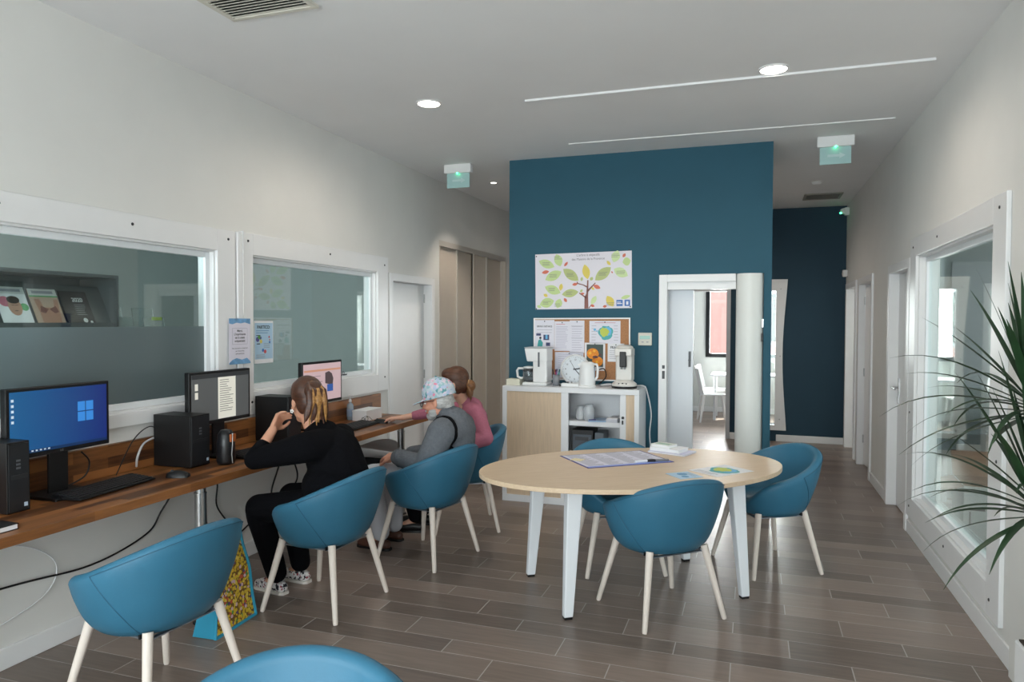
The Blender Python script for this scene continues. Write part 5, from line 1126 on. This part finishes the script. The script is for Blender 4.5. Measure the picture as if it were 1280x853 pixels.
tr = chain([(V3(-2.18, 3.5, .575), .15), (V3(-2.24, 3.42, .565), .11), (V3(-2.66, 3.36, .535), .078), (V3(-2.67, 3.38, .48), .076), (V3(-2.64, 3.485, .12), .060)]) + chain([(V3(-2.24, 3.58, .565), .11), (V3(-2.66, 3.66, .535), .078), (V3(-2.67, 3.66, .48), .076), (V3(-2.62, 3.69, .12), .060)])
place('trousers', blob('trousers', tr, blackt, pw, .008, 4), pw, base)
flor = cells_mat('floral_canvas', [(0, rgb(226, 222, 220)), (.45, rgb(40, 38, 44)), (.68, rgb(232, 228, 226)), (.82, rgb(150, 70, 80)), (.9, rgb(196, 186, 190))], 85, .7)
shoe(flor, (-2.64, 3.495, .09), (-2.82, 3.53, 0), pw, base, 'shoe', mk('rubber_sole', rgb(226, 220, 212), .7)); shoe(flor, (-2.62, 3.69, .09), (-2.80, 3.71, 0), pw, base, 'shoe', mk('rubber_sole', rgb(226, 220, 212), .7))
hm1 = hair_mat('chestnut_hair', rgb(30, 18, 13), rgb(86, 50, 32)); hm1b = hair_mat('blonde_streak', rgb(96, 60, 30), rgb(190, 140, 80))
hp = [H1.e((-.028, 0, .048), (.104, .088, .100)), H1.e((-.065, 0, .0), (.060, .072, .075)), H1.e((.02, .0, .085), (.07, .062, .048)), H1.e((-.05, .046, -.01), (.046, .03, .062)), H1.e((-.05, -.046, -.01), (.046, .03, .062))]
hr = place('hair', blob('hair', hp, hm1, pw, .006, 3), pw, base)
bn = [H1.e((-.125, .01, .055), (.045, .055, .055)), H1.e((-.135, .02, .0), (.032, .045, .06))]
place('hair_bun', blob('hair_bun', bn, hm1, pw, .006, 2), hr, base)
st1 = []; st2 = []
for i in range(11):
    q = (i - 5) * .009; (st1 if i in (1, 4, 5, 8) else st2).extend(chain([(H1.p(-.125, q * .6 + .012, .085 + .01 * math.sin(i * 2)), .014), (H1.p(-.165, q + .014, .05), .015), (H1.p(-.172 - .006 * math.sin(i * 1.7), q * 1.1 + .016, -.01), .013), (H1.p(-.155 - .008 * math.sin(i * 2.3), q * 1.4 + .018, -.07), .010), (H1.p(-.145, q * 1.6 + .018, -.11 - .015 * (i % 3)), .003)]))
place('ponytail', blob('ponytail', st2, hm1, pw, .005, 1), hr, base); place('blonde_streaks', blob('blonde_streaks', st1, hm1b, pw, .005, 1), hr, base)
MB().tube([H1.p(-.115, .012 + .042 * math.cos(a), .055 + .05 * math.sin(a)) - Vector(base) for a in [2 * PI * k / 16 for k in range(17)]], .006, 7).build('hair_tie', mk('hair_tie', rgb(176, 130, 70), .6), hr, smooth=True)
ear = MB()
for i in range(5): ear.sphere(H1.p(.0, .086, -.048) - Vector(base) + Vector((.008 * math.cos(i * 1.257), .0, .008 * math.sin(i * 1.257))), .0052, 8, 6)
ear.build('earring', mk('pearl', rgb(236, 232, 228), .25), bo, smooth=True)

# --- man with cap
base = (-2.05, 4.44, 0); pm = thing('person', 'person in grey fleece, glasses and floral cap sitting with hands in lap', 'person', base)
H2 = Head((-2.04, 4.44, 1.055), math.radians(184), math.radians(10), 0, 1.0)
el, wr = V3(-2.02, 4.185, .665), V3(-2.265, 4.25, .695); er, wr2 = V3(-2.06, 4.69, .67), V3(-2.29, 4.47, .675)
body = chain([(V3(-1.98, 4.44, .56), .11), (V3(-1.96, 4.44, .72), .11), (V3(-1.93, 4.44, .86), .11), (V3(-1.96, 4.44, .96), .058), (H2.p(-.02, 0, -.06), .054)])
body += chain([(V3(-1.93, 4.44, .88), .07), (V3(-1.93, 4.26, .89), .05), (el, .036), (wr, .026)]) + chain([(V3(-1.93, 4.44, .88), .07), (V3(-1.94, 4.62, .89), .05), (er, .036), (wr2, .026)])
body += chain([(V3(-2.0, 4.37, .56), .07), (V3(-2.46, 4.30, .54), .05), (V3(-2.45, 4.40, .09), .032), (V3(-2.55, 4.41, .04), .026)]) + chain([(V3(-2.0, 4.52, .56), .07), (V3(-2.45, 4.58, .54), .05), (V3(-2.47, 4.62, .09), .032), (V3(-2.57, 4.63, .04), .026)])
body += H2.skull() + hand(wr, (-.9, .3, -.12), (.1, .3, -.9), .75, 1, .175) + hand(wr2, (-.75, -.6, -.1), (0, .2, -.9), .7, -1, .175)
bo = place('body', blob('body', body, skin2, pm, .0055, 3), pm, base); H2.face(bo, base, (80, 90, 96))
fl_ = chain([(V3(-1.98, 4.44, .57), .155), (V3(-1.955, 4.44, .70), .160), (V3(-1.925, 4.44, .82), .155), (V3(-1.925, 4.44, .90), .125), (V3(-1.955, 4.44, .955), .082)]) + [('e', V3(-1.90, 4.44, .86), (.12, .20, .10)), ('e', V3(-2.0, 4.44, .64), (.17, .18, .12))]
fl_ += chain([(V3(-1.93, 4.32, .875), .10), (V3(-1.93, 4.26, .87), .098), (V3(-1.965, 4.20, .76), .085), (el, .075), (el.lerp(wr, .5), .064), (el.lerp(wr, .88), .056)]) + chain([(V3(-1.93, 4.56, .875), .10), (V3(-1.94, 4.63, .87), .092), (er, .072), (er.lerp(wr2, .88), .052)])
for k, z in ((.55, .0), (.7, .01), (.85, 0)):
    p = el.lerp(wr, k); fl_.append(('e', p, (.018, .066, .066)))
fz = place('fleece_jacket', blob('fleece_jacket', fl_, fleece, pm, .008, 4), pm, base)
cl = [('e', V3(-1.965, 4.44, .965), (.085, .088, .032), Matrix.Rotation(-.25, 3, 'Y'))]
place('collar', blob('collar', cl, mk('fleece_dark', rgb(74, 78, 84), .95, bump=.3, bscale=90), pm, .007, 2), fz, base)
# bag strap across the shoulder, following the outside of the jacket
sp = [V3(-2.075, 4.345, .86), V3(-2.035, 4.325, .925), V3(-1.96, 4.305, .975), V3(-1.88, 4.295, .955), V3(-1.835, 4.275, .885), V3(-1.83, 4.265, .80), V3(-1.845, 4.27, .70), V3(-1.87, 4.28, .62)]
from mathutils.bvhtree import BVHTree
bv = BVHTree.FromPolygons([v.co + Vector(base) for v in fz.data.vertices], [p.vertices[:] for p in fz.data.polygons])
L_, R_2 = [], []
fine = []
for i in range(len(sp) - 1):
    for k in range(5): fine.append(sp[i].lerp(sp[i + 1], k / 5))
fine.append(sp[-1]); cen = []
for p in fine:
    c, n_, _, _ = bv.find_nearest(p); cen.append((c + n_ * .005, n_))
for i, (c, n_) in enumerate(cen):
    t_ = (cen[min(i + 1, len(cen) - 1)][0] - cen[max(0, i - 1)][0]).normalized(); s_ = t_.cross(n_).normalized(); L_.append((c + s_ * .016 - Vector(base), c - s_ * .016 - Vector(base), c + s_ * .016 - n_ * .008 - Vector(base), c - s_ * .016 - n_ * .008 - Vector(base)))
m = MB(); m.grid([[a[0] for a in L_], [a[1] for a in L_]]); m.grid([[a[2] for a in L_], [a[0] for a in L_]]); m.grid([[a[1] for a in L_], [a[3] for a in L_]]); m.build('bag_strap', blackt, pm)
tr = chain([(V3(-1.98, 4.44, .575), .14), (V3(-2.05, 4.36, .565), .10), (V3(-2.46, 4.30, .545), .078), (V3(-2.47, 4.31, .48), .076), (V3(-2.46, 4.40, .12), .062)]) + chain([(V3(-2.05, 4.52, .565), .10), (V3(-2.45, 4.58, .545), .078), (V3(-2.46, 4.58, .48), .076), (V3(-2.47, 4.62, .12), .062)])
place('trousers', blob('trousers', tr, beigec, pm, .008, 4), pm, base)
brn = mk('brown_leather', rgb(84, 52, 40), .5); shoe(brn, (-2.45, 4.40, .09), (-2.65, 4.42, 0), pm, base); shoe(brn, (-2.47, 4.62, .09), (-2.67, 4.64, 0), pm, base)
gh = hair_mat('grey_hair', rgb(120, 118, 116), rgb(196, 194, 192))
hr = [H2.e((-.05, 0, .0), (.066, .079, .07)), H2.e((-.03, .055, -.01), (.04, .026, .045)), H2.e((-.03, -.055, -.01), (.04, .026, .045)), H2.e((-.075, 0, -.045), (.036, .058, .035))]
place('hair', blob('hair', hr, gh, pm, .006, 3), pm, base)
bd = [H2.e((.052, 0, -.098), (.042, .046, .030)), H2.e((.03, .046, -.072), (.034, .018, .034)), H2.e((.03, -.046, -.072), (.034, .018, .034)), H2.cap((.087, -.024, -.053), .008, (.087, .024, -.053), .008), H2.e((.08, 0, -.088), (.018, .026, .018))]
place('beard', blob('beard', bd, gh, pm, .005, 2), pm, base)
capm = cells_mat('floral_cap', [(0, rgb(188, 198, 206)), (.35, rgb(150, 184, 190)), (.5, rgb(214, 200, 212)), (.66, rgb(222, 138, 160)), (.75, rgb(176, 190, 214)), (.9, rgb(98, 152, 158))], 60, .8)
cp = [H2.e((-.016, 0, .066), (.120, .098, .102)), H2.e((-.02, 0, .04), (.118, .098, .07))]
me = blob('cap', cp, capm, pm, .006, 3)
bm = bmesh.new(); bm.from_mesh(me); nz = H2.R @ Vector((.10, 0, 1)).normalized(); bmesh.ops.bisect_plane(bm, geom=bm.verts[:] + bm.edges[:] + bm.faces[:], plane_co=H2.p(0, 0, .024), plane_no=nz, clear_inner=True); bm.to_mesh(me); bm.free()
cpo = place('cap', me, pm, base)
pts = []; rows = []
for j in range(5):
    q = j / 4; rows.append([H2.p(-.015 + .110 * math.cos(a) + .085 * math.cos(a) ** .7 * q, .092 * math.sin(a) * (1 - .12 * q), .040 - .006 * math.cos(a) - .030 * q * math.cos(a)) - Vector(base) for a in [-1.35 + 2.7 * k / 14 for k in range(15)]])
low = [[p - Vector((0, 0, .007)) for p in r_] for r_ in rows]
m = MB().grid(rows).grid(low); m.grid([rows[-1], low[-1]]); m.build('cap_peak', capm, cpo, smooth=True)
MB().sphere(H2.p(-.014, 0, .168) - Vector(base), .008, 8, 6).build('cap_button', capm, cpo)
gs_ = MB()
for q in (-1, 1): gs_.tube([H2.p(.108, q * .033 + .024 * math.cos(a), .002 + .02 * math.sin(a)) - Vector(base) for a in [2 * PI * k / 16 for k in range(17)]], .0028, 6); gs_.tube([H2.p(.107, q * .056, .008) - Vector(base), H2.p(.06, q * .078, .010) - Vector(base), H2.p(-.01, q * .084, .012) - Vector(base)], .0028, 6)
gs_.tube([H2.p(.109, -.010, .006) - Vector(base), H2.p(.112, 0, .009) - Vector(base), H2.p(.109, .010, .006) - Vector(base)], .0024, 6); gs_.build('eyeglasses', mk('tortoise', rgb(70, 24, 28), .3), pm, smooth=True)

# --- woman in pink
base = (-2.12, 5.14, 0); pk_ = thing('person', 'person in pink sweater reaching across the desk for the mouse', 'person', base)
H3 = Head((-2.185, 5.06, 1.115), math.radians(196), math.radians(6), 0, 1.0)
el, wr = V3(-1.87, 4.92, .735), V3(-2.07, 4.79, .66); er, wr2 = V3(-2.44, 5.27, .865), V3(-2.675, 5.135, .825)
body = chain([(V3(-2.12, 5.14, .56), .11), (V3(-2.09, 5.15, .72), .10), (V3(-2.07, 5.14, .88), .10), (V3(-2.12, 5.11, .98), .052), (H3.p(-.02, 0, -.06), .048)])
body += chain([(V3(-2.07, 5.14, .92), .06), (V3(-1.985, 4.995, .93), .045), (el, .034), (wr, .024)]) + chain([(V3(-2.07, 5.14, .92), .06), (V3(-2.15, 5.29, .93), .045), (er, .034), (wr2, .023)])
body += chain([(V3(-2.14, 5.07, .56), .065), (V3(-2.50, 4.84, .53), .046), (V3(-2.42, 4.86, .09), .03), (V3(-2.52, 4.82, .04), .026)]) + chain([(V3(-2.12, 5.22, .56), .065), (V3(-2.50, 5.04, .53), .046), (V3(-2.45, 5.06, .09), .03), (V3(-2.55, 5.02, .04), .026)])
body += H3.skull() + hand(wr2, (-.93, -.33, -.06), (0, 0, -1), .42, -1, .175) + hand(wr, (-.9, -.3, -.1), (0, .2, -1), .6, 1, .165)
bo = place('body', blob('body', body, skin3, pk_, .0055, 3), pk_, base); H3.face(bo, base)
sw = chain([(V3(-2.12, 5.14, .57), .14), (V3(-2.09, 5.15, .70), .128), (V3(-2.07, 5.145, .84), .125), (V3(-2.075, 5.14, .92), .095), (V3(-2.105, 5.12, .965), .064)])
sw += chain([(V3(-2.04, 5.08, .90), .085), (V3(-1.985, 5.0, .905), .074), (el, .058), (el.lerp(wr, .5), .046), (el.lerp(wr, .9), .036)]) + chain([(V3(-2.1, 5.2, .90), .085), (V3(-2.15, 5.285, .905), .072), (er, .052), (er.lerp(wr2, .4), .044), (er.lerp(wr2, .62), .038)])
place('sweater', blob('sweater', sw, pinkc, pk_, .008, 4), pk_, base)
tr = chain([(V3(-2.12, 5.14, .575), .13), (V3(-2.16, 5.07, .565), .095), (V3(-2.50, 4.84, .54), .07), (V3(-2.50, 4.84, .48), .068), (V3(-2.42, 4.86, .12), .055)]) + chain([(V3(-2.14, 5.21, .565), .095), (V3(-2.50, 5.04, .54), .07), (V3(-2.50, 5.04, .48), .068), (V3(-2.45, 5.06, .12), .055)])
place('trousers', blob('trousers', tr, blackt, pk_, .008, 4), pk_, base)
shoe(black, (-2.42, 4.86, .09), (-2.63, 4.79, 0), pk_, base, 'boot'); shoe(black, (-2.45, 5.06, .09), (-2.65, 4.99, 0), pk_, base, 'boot')
hm3 = hair_mat('brown_hair', rgb(40, 23, 16), rgb(96, 58, 36)); hm3b = hair_mat('light_brown_hair', rgb(70, 42, 26), rgb(140, 96, 58))
hp = [H3.e((-.024, 0, .048), (.100, .084, .096)), H3.e((-.06, 0, .0), (.064, .076, .08)), H3.e((.022, .0, .085), (.07, .064, .05)), H3.e((-.03, .056, -.005), (.05, .030, .07)), H3.e((-.03, -.056, -.005), (.05, .030, .07))]
hr = place('hair', blob('hair', hp, hm3, pk_, .006, 3), pk_, base)
place('hair_bun', blob('hair_bun', [H3.e((-.13, .02, -.02), (.038, .045, .045)), H3.e((-.115, .015, -.065), (.03, .04, .05))], hm3b, pk_, .006, 2), hr, base)
for i in range(7):
    q = (i - 3) * .012; P_ = [H3.p(-.10, q + .01, .0), H3.p(-.125, q * 1.3 + .015, -.06), H3.p(-.12, q * 1.6 + .02, -.12 - .01 * (i % 3))]
    MB().tube([p - Vector(base) for p in P_], [.009, .010, .002], 7).build('lock_of_hair', hm3b, hr, smooth=True)
MB().tube([H3.p(-.118, .018 + .034 * math.cos(a), -.015 + .038 * math.sin(a)) - Vector(base) for a in [2 * PI * k / 16 for k in range(17)]], .007, 7).build('hair_tie', mk('scrunchie', rgb(176, 140, 100), .7), hr, smooth=True)
